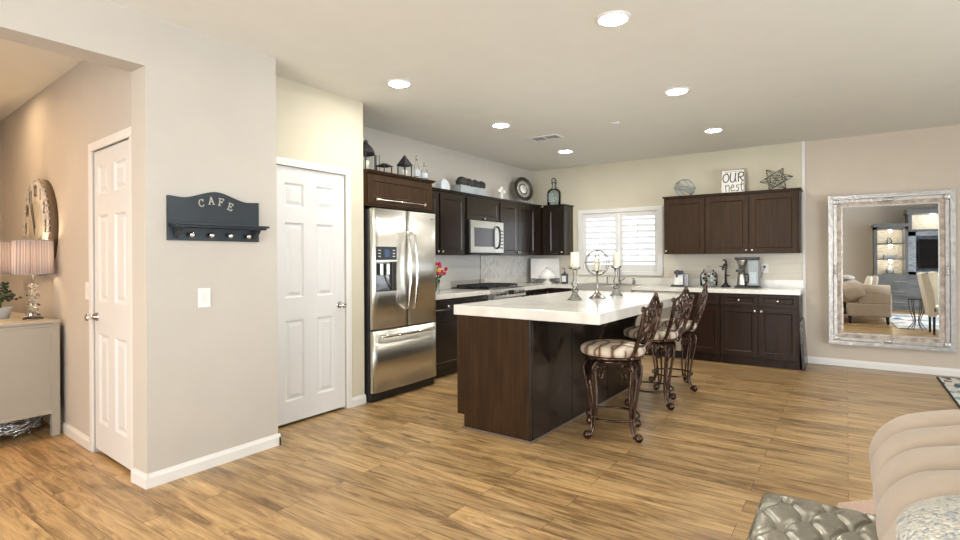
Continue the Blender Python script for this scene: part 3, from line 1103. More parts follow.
base_left('dark base cabinet right beside the refrigerator, under the flower vase', 4.305, 5.385, [(4.315, 4.845), (4.855, 5.375)])
base_left('dark base cabinet between the range and the kitchen corner', 6.175, 7.02, [(6.20, 6.60), (6.61, 7.00)])

byf = FY(7.04)


def base_back(label, x0, x1, units, wd='wood3'):
    r = thing('base_cabinet', label, 'cabinet', ((x0 + x1) / 2, 7.33, 0))
    m = MB()
    m.box(x0, x1, 7.06, YB - .025, 0.10, 0.868, .001)
    m.box(x0, x1, 7.105, YB - .025, 0.0, 0.10)
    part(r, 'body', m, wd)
    for (a, b, kk) in units:
        d = part(r, 'drawer', MB().slab(a, b, 0.722, 0.850, .019, byf, [(a + .045, b - .045, .750, .825)], SHAKER), wd)
        knob(d, byf((a + b) / 2, 0.790, 0), (0, -1, 0))
        cab_door(r, a, b, 0.115, 0.705, byf, (kk, 0.665), wd=wd)
    return r


base_back('dark corner base cabinet left of the sink', -4.10, -3.175, [(-3.58, -3.19, -3.22)])
base_back('single-door dark base cabinet beside the dishwasher, partly behind the bar stools', -1.722, -1.288, [(-1.712, -1.296, -1.675)])
base_back('double-door dark base cabinet at the right end under the coffee maker', -1.286, -0.452, [(-1.278, -0.877, -0.905), (-0.865, -0.462, -0.835)])
# sink base
r = thing('base_cabinet', 'dark sink base cabinet under the steel apron sink', 'cabinet', (-2.77, 7.33, 0))
m = MB()
m.box(-3.172, -2.378, 7.06, YB - .025, 0.10, 0.62, .001)
m.box(-3.172, -2.378, 7.105, YB - .025, 0.0, 0.10)
part(r, 'body', m, 'wood')
cab_door(r, -3.165, -2.78, 0.115, 0.60, byf, (-2.81, 0.56))
cab_door(r, -2.77, -2.385, 0.115, 0.60, byf, (-2.74, 0.56))
# dishwasher
r = thing('dishwasher', 'stainless dishwasher beside the sink, seen behind the stools', 'dishwasher', (-2.05, 7.33, 0))
part(r, 'body', MB().box(-2.370, -1.728, 7.07, YB - .025, 0.10, 0.866), 'black')
d = part(r, 'door', MB().box(-2.366, -1.732, 7.03, 7.07, 0.11, 0.86, .005), 'steel')
m = MB().cyl((-2.32, 6.985, 0.80), (-1.78, 6.985, 0.80), 0.011, seg=12)
for x in (-2.28, -1.82):
    m.cyl((x, 6.985, 0.80), (x, 7.035, 0.80), 0.008, seg=10)
part(d, 'handle', m, 'chrome')
part(r, 'toe_panel', MB().box(-2.366, -1.732, 7.11, 7.13, 0.0, 0.10), 'black')
# sink (apron front, open basin)
r = thing('sink', 'stainless apron-front sink under the window', 'sink', (-2.77, 7.25, 0.64))
m = MB()
sx0, sx1, sy0, sy1, sz0, sz1 = -3.165, -2.385, 7.005, 7.47, 0.64, 0.932
m.box(sx0, sx1, sy0, sy1, sz0, sz0 + .02)
m.box(sx0, sx1, sy0, sy0 + .02, sz0 + .02, sz1, .004)
m.box(sx0, sx1, sy1 - .02, sy1, sz0 + .02, sz1)
m.box(sx0, sx0 + .02, sy0 + .02, sy1 - .02, sz0 + .02, sz1)
m.box(sx1 - .02, sx1, sy0 + .02, sy1 - .02, sz0 + .02, sz1)
part(r, 'basin', m, 'steel')
part(r, 'drain', MB().lathe([(0.04, 0), (0.04, .004), (0.0, .004)], (-2.77, 7.25, .66), 16), 'chrome')

# ------------------------------------------------------------------ countertops
CZ0, CZ1 = 0.870, 0.922
r = thing('countertop', 'white quartz countertop between refrigerator and range', 'countertop', (-3.9, 4.85, CZ0))
part(r, 'slab', MB().box(XK, -3.595, 4.305, 5.392, CZ0, CZ1, .003), 'quartz')
part(r, 'upstand', MB().box(XK, XK + .02, 4.305, 5.392, CZ1, 1.02, .002), 'quartz')
r = thing('countertop', 'long white quartz countertop around the corner from range along the window wall', 'countertop', (-2.4, 7.3, CZ0))
m = MB()
m.box(XK, -3.595, 6.168, 7.015, CZ0, CZ1, .003)
m.box(XK, -3.167, 7.015, YB, CZ0, CZ1, .003)
m.box(-3.167, -2.383, 7.472, YB, CZ0, CZ1)
m.box(-2.383, -0.436, 7.015, YB, CZ0, CZ1, .003)
part(r, 'slab', m, 'quartz')
m = MB()
m.box(XK, XK + .02, 6.168, YB, CZ1, 1.02, .002)
m.box(XK + .02, -0.44, YB - .02, YB, CZ1, 1.02, .002)
part(r, 'upstand', m, 'quartz')
# backsplashes (flush wall cladding)
struct('trim_4', MB().box(XK, XK + .010, 4.305, 6.075, 1.02, 1.352), 'splash3')
struct('trim_5', MB().box(XK, XK + .012, 6.095, YB - .01, 1.02, 1.352), 'splash')
struct('trim_6', MB().box(XK, XK + .014, 6.077, 6.093, 0.93, 1.352), 'frametan')
m = MB()
m.box(XK + .012, -3.43, YB - .010, YB, 1.02, 1.352)
m.box(-2.13, -0.455, YB - .010, YB, 1.02, 1.352)
struct('trim_7', m, 'splash2')

# ------------------------------------------------------------------ range
r = thing('gas_range', 'stainless gas range with black grates and front knobs', 'range', (-3.88, 5.78, 0))
Y0, Y1 = 5.396, 6.164
part(r, 'body', MB().box(-4.20, -3.61, Y0, Y1, 0.09, 0.925, .003), 'steel')
part(r, 'feet', MB().box(-4.15, -3.66, Y0 + .02, Y1 - .02, 0.0, 0.09), 'black')
m = MB()
m.box(-4.20, -3.60, Y0, Y1, 0.925, 0.938, .003)
part(r, 'cooktop', m, 'black')
cp = part(r, 'control_panel', MB().prism([(-3.61, 0.80), (-3.535, 0.82), (-3.555, 0.925), (-3.61, 0.945)], lambda u, v, w: Vector((u, w, v)), Y0, Y1), 'steel')
for y in (5.47, 5.56, 5.65, 5.92, 6.01, 6.09):
    part(cp, 'knob', MB().lathe([(0.026, 0), (0.026, .012), (0.020, .016), (0.019, .036), (0.0, .038)], (-3.545, y, 0.872), 16, Matrix.Rotation(R(82), 4, 'Y')), 'steel_d')
part(cp, 'display', MB().bar((-3.543, 5.73, 0.872), (-3.543, 5.86, 0.872), 0.006, 0.06), 'glassb')
dd = part(r, 'oven_door', MB().box(-3.61, -3.565, Y0 + .01, Y1 - .01, 0.25, 0.785, .005), 'steel')
part(dd, 'oven_window', MB().box(-3.567, -3.562, Y0 + .12, Y1 - .12, 0.36, 0.66), 'glassb')
m = MB().cyl((-3.52, Y0 + .05, 0.74), (-3.52, Y1 - .05, 0.74), 0.012, seg=12)
for y in (Y0 + .08, Y1 - .08):
    m.cyl((-3.52, y, 0.74), (-3.57, y, 0.74), 0.009, seg=8)
part(dd, 'handle', m, 'chrome')
part(r, 'drawer', MB().box(-3.61, -3.57, Y0 + .01, Y1 - .01, 0.10, 0.24, .005), 'steel')
for k in range(3):
    a = Y0 + .02 + k * 0.245
    m = MB()
    for x in (-4.12, -3.92, -3.66):
        m.box(x - .008, x + .008, a, a + .235, 0.950, 0.972, .002)
    for y in (a + .008, a + .118, a + .227):
        m.box(-4.12, -3.66, y - .008, y + .008, 0.952, 0.974, .002)
    for x in (-4.12, -3.66):
        for y in (a + .01, a + .225):
            m.box(x - .008, x + .008, y - .008, y + .008, 0.937, 0.955)
    part(r, 'grate', m, 'iron')
for (x, y) in ((-4.02, 5.53), (-3.79, 5.53), (-3.90, 5.78), (-4.02, 6.02), (-3.79, 6.02)):
    part(r, 'burner', MB().lathe([(0.045, .937), (0.045, .948), (0.03, .951), (0.0, .951)], (x, y, 0), 16), 'iron')

# ------------------------------------------------------------------ microwave
r = thing('microwave', 'stainless over-the-range microwave with black handle', 'microwave', (-4.0, 5.68, 1.37))
Y0, Y1 = 5.306, 6.058
part(r, 'body', MB().box(XK, -3.845, Y0, Y1, 1.372, 1.795, .003), 'black')
d = part(r, 'door', MB().box(-3.845, -3.815, Y0, Y1 - .14, 1.382, 1.79, .005), 'steel')
part(d, 'door_window', MB().box(-3.817, -3.812, Y0 + .07, Y1 - .22, 1.46, 1.70), 'steel_d')
pts = spline([(-3.815, 5.885, 1.44), (-3.775, 5.885, 1.47), (-3.762, 5.885, 1.585), (-3.775, 5.885, 1.70), (-3.815, 5.885, 1.73)], 5)
part(d, 'handle', MB().tube(pts, 0.013, 10), 'black')
cp = part(r, 'control_panel', MB().box(-3.845, -3.815, Y1 - .135, Y1, 1.382, 1.79, .005), 'steel')
m = MB()
for i in range(6):
    m.box(-3.816, -3.812, 5.96, 6.04, 1.44 + i * .045, 1.46 + i * .045)
part(cp, 'buttons', m, 'steel_d')
part(r, 'vent_grille', MB().box(-4.15, -3.85, Y0 + .05, Y1 - .05, 1.360, 1.372), 'black')

# ------------------------------------------------------------------ island
IA = R(-1.3)
r = thing('kitchen_island', 'kitchen island with espresso base and thick white quartz top', 'island', (-1.93, 4.35, 0), IA)
IM = Matrix.Translation((-1.93, 4.35, 0)) @ Matrix.Rotation(IA, 4, 'Z')


def ib(m, x0, x1, y0, y1, z0, z1, bev=0.0):
    return m.box(x0, x1, y0, y1, z0, z1, bev)


part(r, 'countertop', MB().box(-0.585, 0.63, -1.075, 1.11, 0.872, 0.948, .004), 'quartz', world=False)
m = MB()
ib(m, -0.545, 0.105, -1.062, 1.04, 0.10, 0.872)
ib(m, -0.480, 0.105, -1.062, 1.04, 0.0, 0.10)
part(r, 'body', m, 'wood', world=False)
part(r, 'end_panel', MB().prism([(-0.485, 0.0), (0.095, 0.0), (0.095, 0.872), (-0.55, 0.872), (-0.55, 0.105), (-0.485, 0.105)], FY(-1.062), 0, 0.014), 'wood2', world=False)
part(r, 'corner_stile', MB().box(0.095, 0.112, -1.080, -1.055, 0.0, 0.872, .003), 'wood', world=False)
m = MB()
for y0, y1 in ((-1.05, -0.43), (-0.42, 0.30), (0.31, 1.04)):
    ib(m, 0.105, 0.113, y0, y1, 0.012, 0.868, .002)
part(r, 'back_panel', m, 'wood', world=False)
m = MB()
ib(m, -0.495, 0.112, -1.092, -1.062, 0.0, 0.013, .004)
ib(m, 0.105, 0.125, -1.092, 1.05, 0.0, 0.013, .004)
part(r, 'base_moulding', m, 'mould', world=False)
for y in (-0.78, 0.0, 0.78):
    prof = [(0.113, 0.872), (0.40, 0.872), (0.40, 0.83), (0.36, 0.81), (0.27, 0.79), (0.21, 0.72), (0.185, 0.64), (0.16, 0.58), (0.13, 0.56), (0.113, 0.52)]
    part(r, 'corbel', MB().prism(prof, lambda u, v, w: Vector((u, w, v)), y - .035, y + .035), 'wood', world=False)
for z0, z1 in ((0.13, 0.66), (0.68, 0.86)):
    for y in (-1.03, -0.34, 0.35):
        d = part(r, 'door' if z1 < .7 else 'drawer', MB().slab(y, y + .67, z0, z1, .019, FX(-0.565, -1), [(y + .05, y + .62, z0 + .04, z1 - .04)], SHAKER), 'wood', world=False)

# ------------------------------------------------------------------ bar stools
def make_stool():
    r = thing('bar_stool', '', 'bar stool', (0, 0, 0), 0, 'scrolled metal bar stools at the island')
    prof = [(0.0, .600), (0.212, .600), (0.229, .608), (0.236, .628), (0.232, .650), (0.210, .667), (0.15, .680), (0.08, .686), (0.0, .687)]
    part(r, 'seat_cushion', MB().lathe(prof, seg=40), 'seat')
    m = MB()
    m.tube(circ((0, 0, .590), .212, 36), .012, 8, True)
    m.tube(circ((0, 0, .555), .150, 30), .010, 8, True)
    for k in range(8):
        a = k * PI / 4
        m.tube([(0.212 * math.cos(a), .212 * math.sin(a), .588), (0.15 * math.cos(a), .15 * math.sin(a), .556)], .006, 6)
    m.lathe([(0.14, .575), (0.14, .598), (0.0, .598)], seg=24)
    part(r, 'swivel_ring', m, 'bronze')
    for k in range(4):
        A = R(-25 + 90 * k)

        def P(rad, tan, z):
            return (rad * math.cos(A) - tan * math.sin(A), rad * math.sin(A) + tan * math.cos(A), z)
        m = MB()
        for s in (-1, 1):
            pts = spline([P(.135, s * .026, .56), P(.190, s * .044, .568), P(.236, s * .046, .530), P(.236, s * .040, .45), P(.214, s * .030, .33),
                          P(.196, s * .022, .20), P(.196, s * .014, .11), P(.212, s * .009, .050), P(.242, s * .006, .024)], 5)
            m.tube(pts, .0095, 8)
            sc = spline([P(.222, s * .034, .51), P(.195, s * .045, .525), P(.160, s * .052, .505), P(.145, s * .052, .468), P(.165, s * .050, .440), P(.186, s * .048, .456), P(.176, s * .048, .478)], 5)
            m.tube(sc, .0075, 7)
        m.sphere(P(.252, 0, .034), .030, (1, 1, 1.05), 14, 9)
        m.lathe([(0.0, -.012), (.016, -.010), (.02, 0), (.016, .010), (0, .012)], P(.222, 0, .030), 12)
        leg = part(r, 'leg', m, 'bronze')
        lf = MB()
        ctr = [P(.236, 0, .575), P(.250, 0, .53), P(.246, 0, .47), P(.230, 0, .425)]
        wd = [.022, .040, .032, .003]
        vs = []
        for c_, w_ in zip(ctr, wd):
            c_ = Vector(c_)
            tn = Vector((-math.sin(A), math.cos(A), 0))
            rd_ = Vector((math.cos(A), math.sin(A), 0))
            vs.append([lf.b.verts.new(c_ - tn * w_ - rd_ * .010), lf.b.verts.new(c_), lf.b.verts.new(c_ + tn * w_ - rd_ * .010)])
        for i in range(3):
            for j in range(2):
                lf.b.faces.new([vs[i][j], vs[i][j + 1], vs[i + 1][j + 1], vs[i + 1][j]]).smooth = True
        bmesh.ops.solidify(lf.b, geom=lf.b.faces[:], thickness=0.005)
        part(leg, 'leaf_ornament', lf, 'bronze')
    part(r, 'foot_ring', MB().tube(circ((0, 0, .145), .190, 36), .0085, 8, True), 'bronze')
    # back: two posts leaning out (+X), crest and scrollwork
    X0, X1 = .205, .320

    def B(u, z):      # point in the plane of the back; lateral u
        t_ = (z - .60) / .42
        return (X0 + (X1 - X0) * t_ + .02 * math.sin(PI * t_) - .25 * u * u, u, z)
    for s in (-1, 1):
        m = MB()
        pts = spline([B(s * .150, .585), B(s * .165, .68), B(s * .180, .80), B(s * .190, .89), B(s * .194, .945), B(s * .205, .965), B(s * .222, .960), B(s * .220, .942)], 5)
        m.tube(pts, [.0155] * (len(pts) - 12) + [.012] * 12, 8)
        m.sphere(B(s * .152, .600), .020)
        part(r, 'back_post', m, 'bronze')
    m = MB()
    pts = spline([B(-.192, .940), B(-.15, .962), B(-.10, .978), B(-.05, 1.015), B(0, 1.040), B(.05, 1.015), B(.10, .978), B(.15, .962), B(.192, .940)], 5)
    m.tube(pts, .012, 8)
    m.sphere(B(0, 1.044), .020, (.7, 1.1, 1))
    part(r, 'crest_rail', m, 'bronze')
    m = MB().tube(spline([B(-.165, .69), B(0, .675), B(.165, .69)], 6), .010, 8)
    part(r, 'lower_rail', m, 'bronze')
    m = MB()
    m.tube(spline([B(0, .69), B(.004, .8), B(0, .93), B(0, 1.04)], 5), .008, 7)
    for s in (-1, 1):
        m.tube(spline([B(s * .012, .70), B(s * .055, .74), B(s * .062, .80), B(s * .030, .84), B(s * .015, .80), B(s * .035, .78)], 6), .0075, 7)
        m.tube(spline([B(s * .150, .71), B(s * .115, .76), B(s * .075, .83), B(s * .10, .90), B(s * .14, .90), B(s * .145, .865), B(s * .12, .86)], 6), .0075, 7)
        m.tube(spline([B(s * .01, .84), B(s * .05, .89), B(s * .065, .94), B(s * .04, .975), B(s * .015, .955), B(s * .03, .93)], 6), .0075, 7)
        m.tube(spline([B(s * .10, .90), B(s * .115, .935), B(s * .10, .976)], 5), .0065, 7)
        for z, u in ((.79, .105), (.93, .105), (.87, .045)):
            m.sphere(B(s * u, z), .019, (.45, 1, 1.3), 10, 6)
    m.sphere(B(0, .83), .024, (.5, 1, 1.6), 12, 8)
    m.sphere(B(0, .95), .022, (.5, 1, 1.5), 12, 8)
    part(r, 'back_scrollwork', m, 'bronze')
    return r


st = make_stool()
spots = [(-1.44, 3.80, 0, 'nearest of the three scrolled metal bar stools, its whole round patterned seat in view'),
         (-1.455, 4.78, R(-8), 'middle one of the three scrolled metal bar stools along the island'),
         (-1.46, 5.50, R(4), 'farthest of the three scrolled metal bar stools, closest to the window-wall cabinets')]
for i, (x, y, a, lab) in enumerate(spots):
    o = st if i == 0 else copy_tree(st)
    o.location = (x, y, 0.0)
    o.rotation_euler = (0, 0, a)
    o['label'] = lab

# ------------------------------------------------------------------ on the island
IZ = 0.948


for (x, y, hl, cl) in ((-1.915, 4.18, 'near cut glass candle holder, left of the metal orb on the island', 'cream pillar candle on the near glass holder, left of the metal orb'),
                       (-1.80, 4.86, 'far cut glass candle holder, right of the metal orb on the island', 'cream pillar candle on the far glass holder, right of the metal orb')):
    r = thing('candle_holder', hl, 'candle holder', (x, y, IZ), group='cut glass candle holders on the island')
    hz = .285
    prof = [(0.0, 0), (.062, 0), (.062, .008), (.048, .020), (.028, .050), (.020, .062), (.030, .074), (.035, .088), (.027, .100), (.017, .110),
            (.027, .124), (.031, .142), (.022, .162), (.015, .182), (.016, .225), (.022, .258), (.044, .268), (.050, .276), (.050, hz), (0.0, hz)]
    part(r, 'stem', MB().lathe(prof, (x, y, IZ), 10, smooth=False), 'cut')
    part(r, 'rim', MB().tube(circ((x, y, IZ + hz), .052, 28), .003, 6, True), 'nickel')
    c = thing('pillar_candle', cl, 'candle', (x, y, IZ + hz), group='cream pillar candles on the island')
    part(c, 'wax', MB().lathe([(0, 0), (.034, 0), (.036, .003), (.036, .122), (.033, .126), (.028, .120), (0, .118)], (x, y, IZ + hz), 24), 'wax')
    part(c, 'wick', MB().cyl((x, y, IZ + hz + .118), (x + .002, y, IZ + hz + .130), .0012, seg=6), 'ink')
x, y = -1.84, 4.49
r = thing('orb_candle_holder', 'open metal orb candle holder on a flared foot, between the glass holders', 'candle holder', (x, y, IZ))
part(r, 'foot', MB().lathe([(0, 0), (.075, 0), (.075, .006), (.060, .014), (.030, .040), (.012, .070), (.008, .090), (.007, .225), (.014, .235), (.048, .243), (.052, .252), (0, .250)], (x, y, IZ), 24, amp=.06, nf=8), 'darkchrome')
cz = IZ + .318
for a in (0, 60, 120):
    pts = [Vector((x, y, cz)) + Vector((.112 * math.cos(t_) * math.cos(R(a)), .112 * math.cos(t_) * math.sin(R(a)), .112 * math.sin(t_))) for t_ in [2 * PI * k / 36 for k in range(36)]]
    part(r, 'orb_hoop', MB().tube(pts, .0042, 6, True), 'darkchrome')
part(r, 'orb_hoop', MB().tube(circ((x, y, cz), .113, 36), .0042, 6, True), 'darkchrome')
c = thing('pillar_candle', 'small cream pillar candle inside the open metal orb', 'candle', (x, y, IZ + .252), group='cream pillar candles on the island')
part(c, 'wax', MB().lathe([(0, 0), (.030, 0), (.032, .003), (.032, .098), (.029, .102), (0, .096)], (x, y, IZ + .2525), 24), 'wax')
part(c, 'wick', MB().cyl((x, y, IZ + .347), (x, y, IZ + .362), .0012, seg=6), 'ink')

# ------------------------------------------------------------------ CAFE coat rack shelf
cf = FX(XL)
r = thing('wall_shelf', 'dark slate wooden wall shelf with raised word CAFE and four hooks', 'wall shelf', (XL, 1.81, 1.43))
y0, y1 = 1.512, 2.10
top = []
for i in range(25):
    t_ = i / 24
    y = y0 + (y1 - y0) * t_
    z = 1.697 + .045 * math.exp(-((t_ - .5) / .20) ** 2) - .008 * math.exp(-((t_ - .16) / .1) ** 2) - .008 * math.exp(-((t_ - .84) / .1) ** 2)
    top.append((y, z))
part(r, 'back_board', MB().prism([(y0, 1.43), (y1, 1.43)] + top[::-1], cf, 0, .018), 'slate')
m = MB()
m.box(XL + .018, XL + .120, y0 + .01, y1 + .015, 1.520, 1.534, .003)
m.box(XL + .018, XL + .100, y0 + .015, y1 + .005, 1.508, 1.520, .002)
part(r, 'shelf', m, 'slate')
for y in (y0 + .03, y1 - .055):
    part(r, 'bracket', MB().prism([(0.018, 1.508), (0.085, 1.508), (0.07, 1.485), (0.04, 1.465), (0.018, 1.445)], lambda u, v, w: Vector((XL + u, w, v)), y, y + .028), 'slate')
for y in (1.635, 1.757, 1.880, 2.005):
    part(r, 'hook', MB().lathe([(0.010, 0), (0.007, .006), (0.006, .022), (0.015, .030), (0.017, .038), (0.010, .046), (0, .048)], (XL + .018, y, 1.466), 14, Matrix.Rotation(R(90), 4, 'Y')), 'nickel')


def letter(parent, ch, uc, vc, s, ang, xf, material):
    S = {'C': [[(.78, .78), (.6, .96), (.35, .96), (.12, .75), (.06, .5), (.12, .25), (.35, .04), (.6, .04), (.82, .22)], [(.78, .98), (.78, .7)]],
         'A': [[(.0, .02), (.22, .02)], [(.11, .02), (.46, 1.0), (.86, .02)], [(.72, .02), (.99, .02)], [(.25, .38), (.7, .38)]],
         'F': [[(.05, .02), (.38, .02)], [(.2, .02), (.2, .97)], [(.05, .97), (.85, .97), (.85, .76)], [(.2, .52), (.6, .52)], [(.6, .64), (.6, .40)]],
         'E': [[(.05, .02), (.85, .02), (.88, .24)], [(.2, .02), (.2, .97)], [(.05, .97), (.82, .97), (.82, .76)], [(.2, .52), (.6, .52)], [(.6, .64), (.6, .40)]]}[ch]
    m = MB()
    for st_ in S:
        pts = []
        for (a, b) in st_:
            a, b = (a - .45) * s * .8, (b - .5) * s
            pts.append((uc + a * math.cos(ang) - b * math.sin(ang), vc + a * math.sin(ang) + b * math.cos(ang)))
        m.stroke(pts, s * .12, xf, .005, .0185)
    part(parent, 'letter', m, material)


for ch, u, v, an in (('C', 1.708, 1.664, .16), ('A', 1.770, 1.684, .06), ('F', 1.834, 1.680, -.10), ('E', 1.895, 1.655, -.30)):
    letter(r, ch, u, v, .046, an, cf, 'letter')

# switches and outlets


def plate(name, label, xf, u, v, w_, h_, kind):
    c = xf(u, v, 0)
    r = thing(name, label, 'switch' if 'switch' in name else 'outlet', c)
    part(r, 'cover_plate', MB().slab(u - w_ / 2, u + w_ / 2, v - h_ / 2, v + h_ / 2, .006, lambda a, b, w: xf(a, b, w + .0065), [(u - .017, u + .017, v - .034, v + .034)], [(0.001, -.001)]), 'whitep')
    if kind == 'rocker':
        part(r, 'rocker', MB().slab(u - .015, u + .015, v - .031, v + .031, .003, lambda a, b, w: xf(a, b, w + .0095)), 'trim')
    else:
        m = MB()
        for dz in (-.018, .018):
            m.slab(u - .014, u + .014, v + dz - .013, v + dz + .013, .003, lambda a, b, w: xf(a, b, w + .0095))
        part(r, 'socket', m, 'trim')
    return r


plate('light_switch', 'white light switch on the wall below the dark CAFE shelf', cf, 1.732, 1.075, .075, .118, 'rocker')
plate('light_switch', 'white light switch on the hall wall beside the closet door', HX, 0.86, 1.10, .075, .118, 'rocker')
o = plate('wall_outlet', 'white wall outlet behind the coffee maker', FY(YB - .010), -0.862, 1.165, .078, .118, 'socket')
m = MB()
m.box(-.875, -.85, YB - .045, YB - .02, 1.17, 1.195, .004)
part(o, 'plug', m, 'black')
m = MB()
m.tube(spline([(-.862, YB - .045, 1.175), (-.88, YB - .07, 1.12), (-.92, YB - .1, 1.0), (-.95, 7.5, .93)], 5), .003, 6)
solo('power_cord', 'black cord from the outlet down behind the coffee maker', 'cord', m, 'black', (-.95, 7.5, .93))

# ------------------------------------------------------------------ top of cabinets, left
TZ = UT + .026
TZF = 2.132


def lantern(label, x, y, z, w_, h_, dome=False, candle=True, rz=0.0, group=None):
    r = thing('lantern', label, 'lantern', (x, y, z), rz)
    r['group'] = 'black metal lanterns on the refrigerator cabinet'
    hb_ = h_ * .50
    m = MB()
    m.box(-w_ / 2, w_ / 2, -w_ / 2, w_ / 2, 0, .012, .002)
    for sx in (-1, 1):
        for sy in (-1, 1):
            m.box(sx * w_ / 2 - sx * .009, sx * w_ / 2, sy * w_ / 2 - sy * .009, sy * w_ / 2, .012, hb_)
    m.box(-w_ / 2, w_ / 2, -w_ / 2, w_ / 2, hb_, hb_ + .010, .002)
    part(r, 'cage', m, 'iron', world=False)
    m = MB()
    if dome:
        m.lathe([(w_ * .66, hb_ + .01), (w_ * .62, hb_ + h_ * .12), (w_ * .48, hb_ + h_ * .24), (w_ * .25, hb_ + h_ * .34), (w_ * .10, hb_ + h_ * .36), (w_ * .16, hb_ + h_ * .40), (w_ * .16, hb_ + h_ * .44), (0, h_)], seg=20)
    else:
        m.lathe([(w_ * .80, hb_ + .008), (w_ * .78, hb_ + .016), (w_ * .34, hb_ + h_ * .15), (w_ * .30, hb_ + h_ * .16), (w_ * .27, hb_ + h_ * .25), (w_ * .38, hb_ + h_ * .26), (w_ * .10, hb_ + h_ * .38), (w_ * .12, hb_ + h_ * .44), (0, h_)],
                seg=4, mtx=Matrix.Rotation(R(45), 4, 'Z'), smooth=False)
    part(r, 'roof', m, 'iron', world=False)
    g = MB()
    for sx in (-1, 1):
        g.box(sx * (w_ / 2 - .005), sx * (w_ / 2 - .004), -w_ / 2 + .009, w_ / 2 - .009, .012, hb_)
        g.box(-w_ / 2 + .009, w_ / 2 - .009, sx * (w_ / 2 - .005), sx * (w_ / 2 - .004), .012, hb_)
    part(r, 'glass_panes', g, 'thin', world=False)
    if candle:
        part(r, 'candle', MB().lathe([(0, .0125), (w_ * .24, .0125), (w_ * .24, hb_ * .66), (0, hb_ * .66)], seg=16), 'wax', world=False)


lantern('domed black lantern at the far left on the refrigerator cabinet', -3.70, 3.46, TZF, .13, .30, True)
lantern('black lantern with pointed roof on the refrigerator cabinet, left of two glass bottles', -3.68, 3.97, TZF, .105, .235)
# small house-shaped candle frame
r = thing('tealight_lantern', 'small open black tealight lantern between the two lanterns', 'candle holder', (-3.68, 3.68, TZF))
m = MB()
for (x, y) in ((-3.73, 3.63), (-3.63, 3.63), (-3.73, 3.73), (-3.63, 3.73)):
    m.box(x - .004, x + .004, y - .004, y + .004, TZF, TZF + .075)
m.box(-3.735, -3.625, 3.625, 3.735, TZF, TZF + .006)
m.lathe([(.088, TZF + .075), (.088, TZF + .080), (.03, TZF + .100), (.03, TZF + .104), (0, TZF + .104)], (-3.68, 3.68, 0), 4, Matrix.Rotation(R(45), 4, 'Z'), False)
part(r, 'frame', m, 'iron')
m = MB()
m.tube([(-3.69, 3.585, TZF), (-3.69, 3.585, TZF + .165), (-3.65, 3.585, TZF + .165), (-3.65, 3.585, TZF)], .004, 4)
part(r, 'wire_stand', m, 'iron')


def decanter(label, x, y, z, h_, rr, col='thin'):
    r = thing('decanter', label, 'bottle', (x, y, z), group='small stoppered glass bottles on the refrigerator cabinet')
    part(r, 'bottle', MB().lathe([(0, 0), (rr, 0), (rr * 1.03, .01), (rr, h_ * .50), (rr * .8, h_ * .58), (rr * .35, h_ * .66), (rr * .32, h_ * .78), (rr * .5, h_ * .80), (rr * .5, h_ * .82), (0, h_ * .82)], (x, y, z), 20), col)
    part(r, 'stopper', MB().lathe([(0, h_ * .82), (rr * .3, h_ * .82), (rr * .45, h_ * .88), (rr * .5, h_ * .93), (rr * .35, h_ * .985), (0, h_)], (x, y, z), 14), 'glass')
    part(r, 'label_band', MB().lathe([(rr * 1.035, h_ * .12), (rr * 1.05, h_ * .13), (rr * 1.05, h_ * .40), (rr * 1.035, h_ * .41)], (x, y, z), 20, ring=True), 'zincl')


decanter('taller slim stoppered glass bottle just right of the pointed lantern', -3.66, 4.125, TZF, .245, .028)
decanter('shorter stoppered glass bottle at the right end of the refrigerator cabinet', -3.64, 4.225, TZF, .185, .034)

# arch block
m = MB()
poly = [(4.835, TZ), (5.00, TZ), (5.005, TZ + .07), (4.985, TZ + .105), (4.94, TZ + .125), (4.895, TZ + .125), (4.85, TZ + .105), (4.83, TZ + .07)]
m.prism(poly, FX(-3.98), 0, .07)
solo('box', 'small pale blue-grey faceted box on the upper cabinet left of the planter', 'box', m, 'zincl', (-3.95, 4.92, TZ))

r = thing('planter_box', 'long grey trough on the cabinets filled with dark round pods', 'planter', (-3.97, 5.53, TZ))
m = MB()
x0, x1, y0, y1, z0, z1 = -4.03, -3.91, 5.23, 5.83, TZ, TZ + .10
m.box(x0, x1, y0, y1, z0, z0 + .01)
m.box(x0, x0 + .01, y0, y1, z0 + .01, z1)
m.box(x1 - .01, x1, y0, y1, z0 + .01, z1)
m.box(x0 + .01, x1 - .01, y0, y0 + .01, z0 + .01, z1)
m.box(x0 + .01, x1 - .01, y1 - .01, y1, z0 + .01, z1)
part(r, 'trough', m, 'zinc')
for i in range(4):
    m = MB().sphere((-3.97, 5.32 + i * .138, z1 + .035 + .008 * (i == 0)), .072, (1, 1, .95), 18, 12)
    for v in m.b.verts:
        v.co += (v.co - Vector((-3.97, 5.32 + i * .138, z1 + .035))) * (.22 * noise.noise(v.co * 55))
    solo('moss_ball', ['dark textured decorative ball at the left end of the grey trough', 'dark decorative ball second from left in the grey trough', 'dark decorative ball third from left in the grey trough', 'dark textured decorative ball at the right end of the grey trough'][i],
         'decorative ball', m, 'char', (-3.97, 5.32 + i * .138, z1 - .03), 'dark balls in the grey trough')

# cross ornament
m = MB()
m.box(-4.03, -4.0, 6.30, 6.34, TZ, TZ + .20, .004)
m.box(-4.03, -4.0, 6.235, 6.405, TZ + .115, TZ + .155, .004)
m.box(-4.05, -3.98, 6.27, 6.37, TZ, TZ + .02, .003)
solo('cross', 'small white cross ornament standing on the cabinet between trough and round plate', 'ornament', m, 'white', (-4.015, 6.32, TZ))

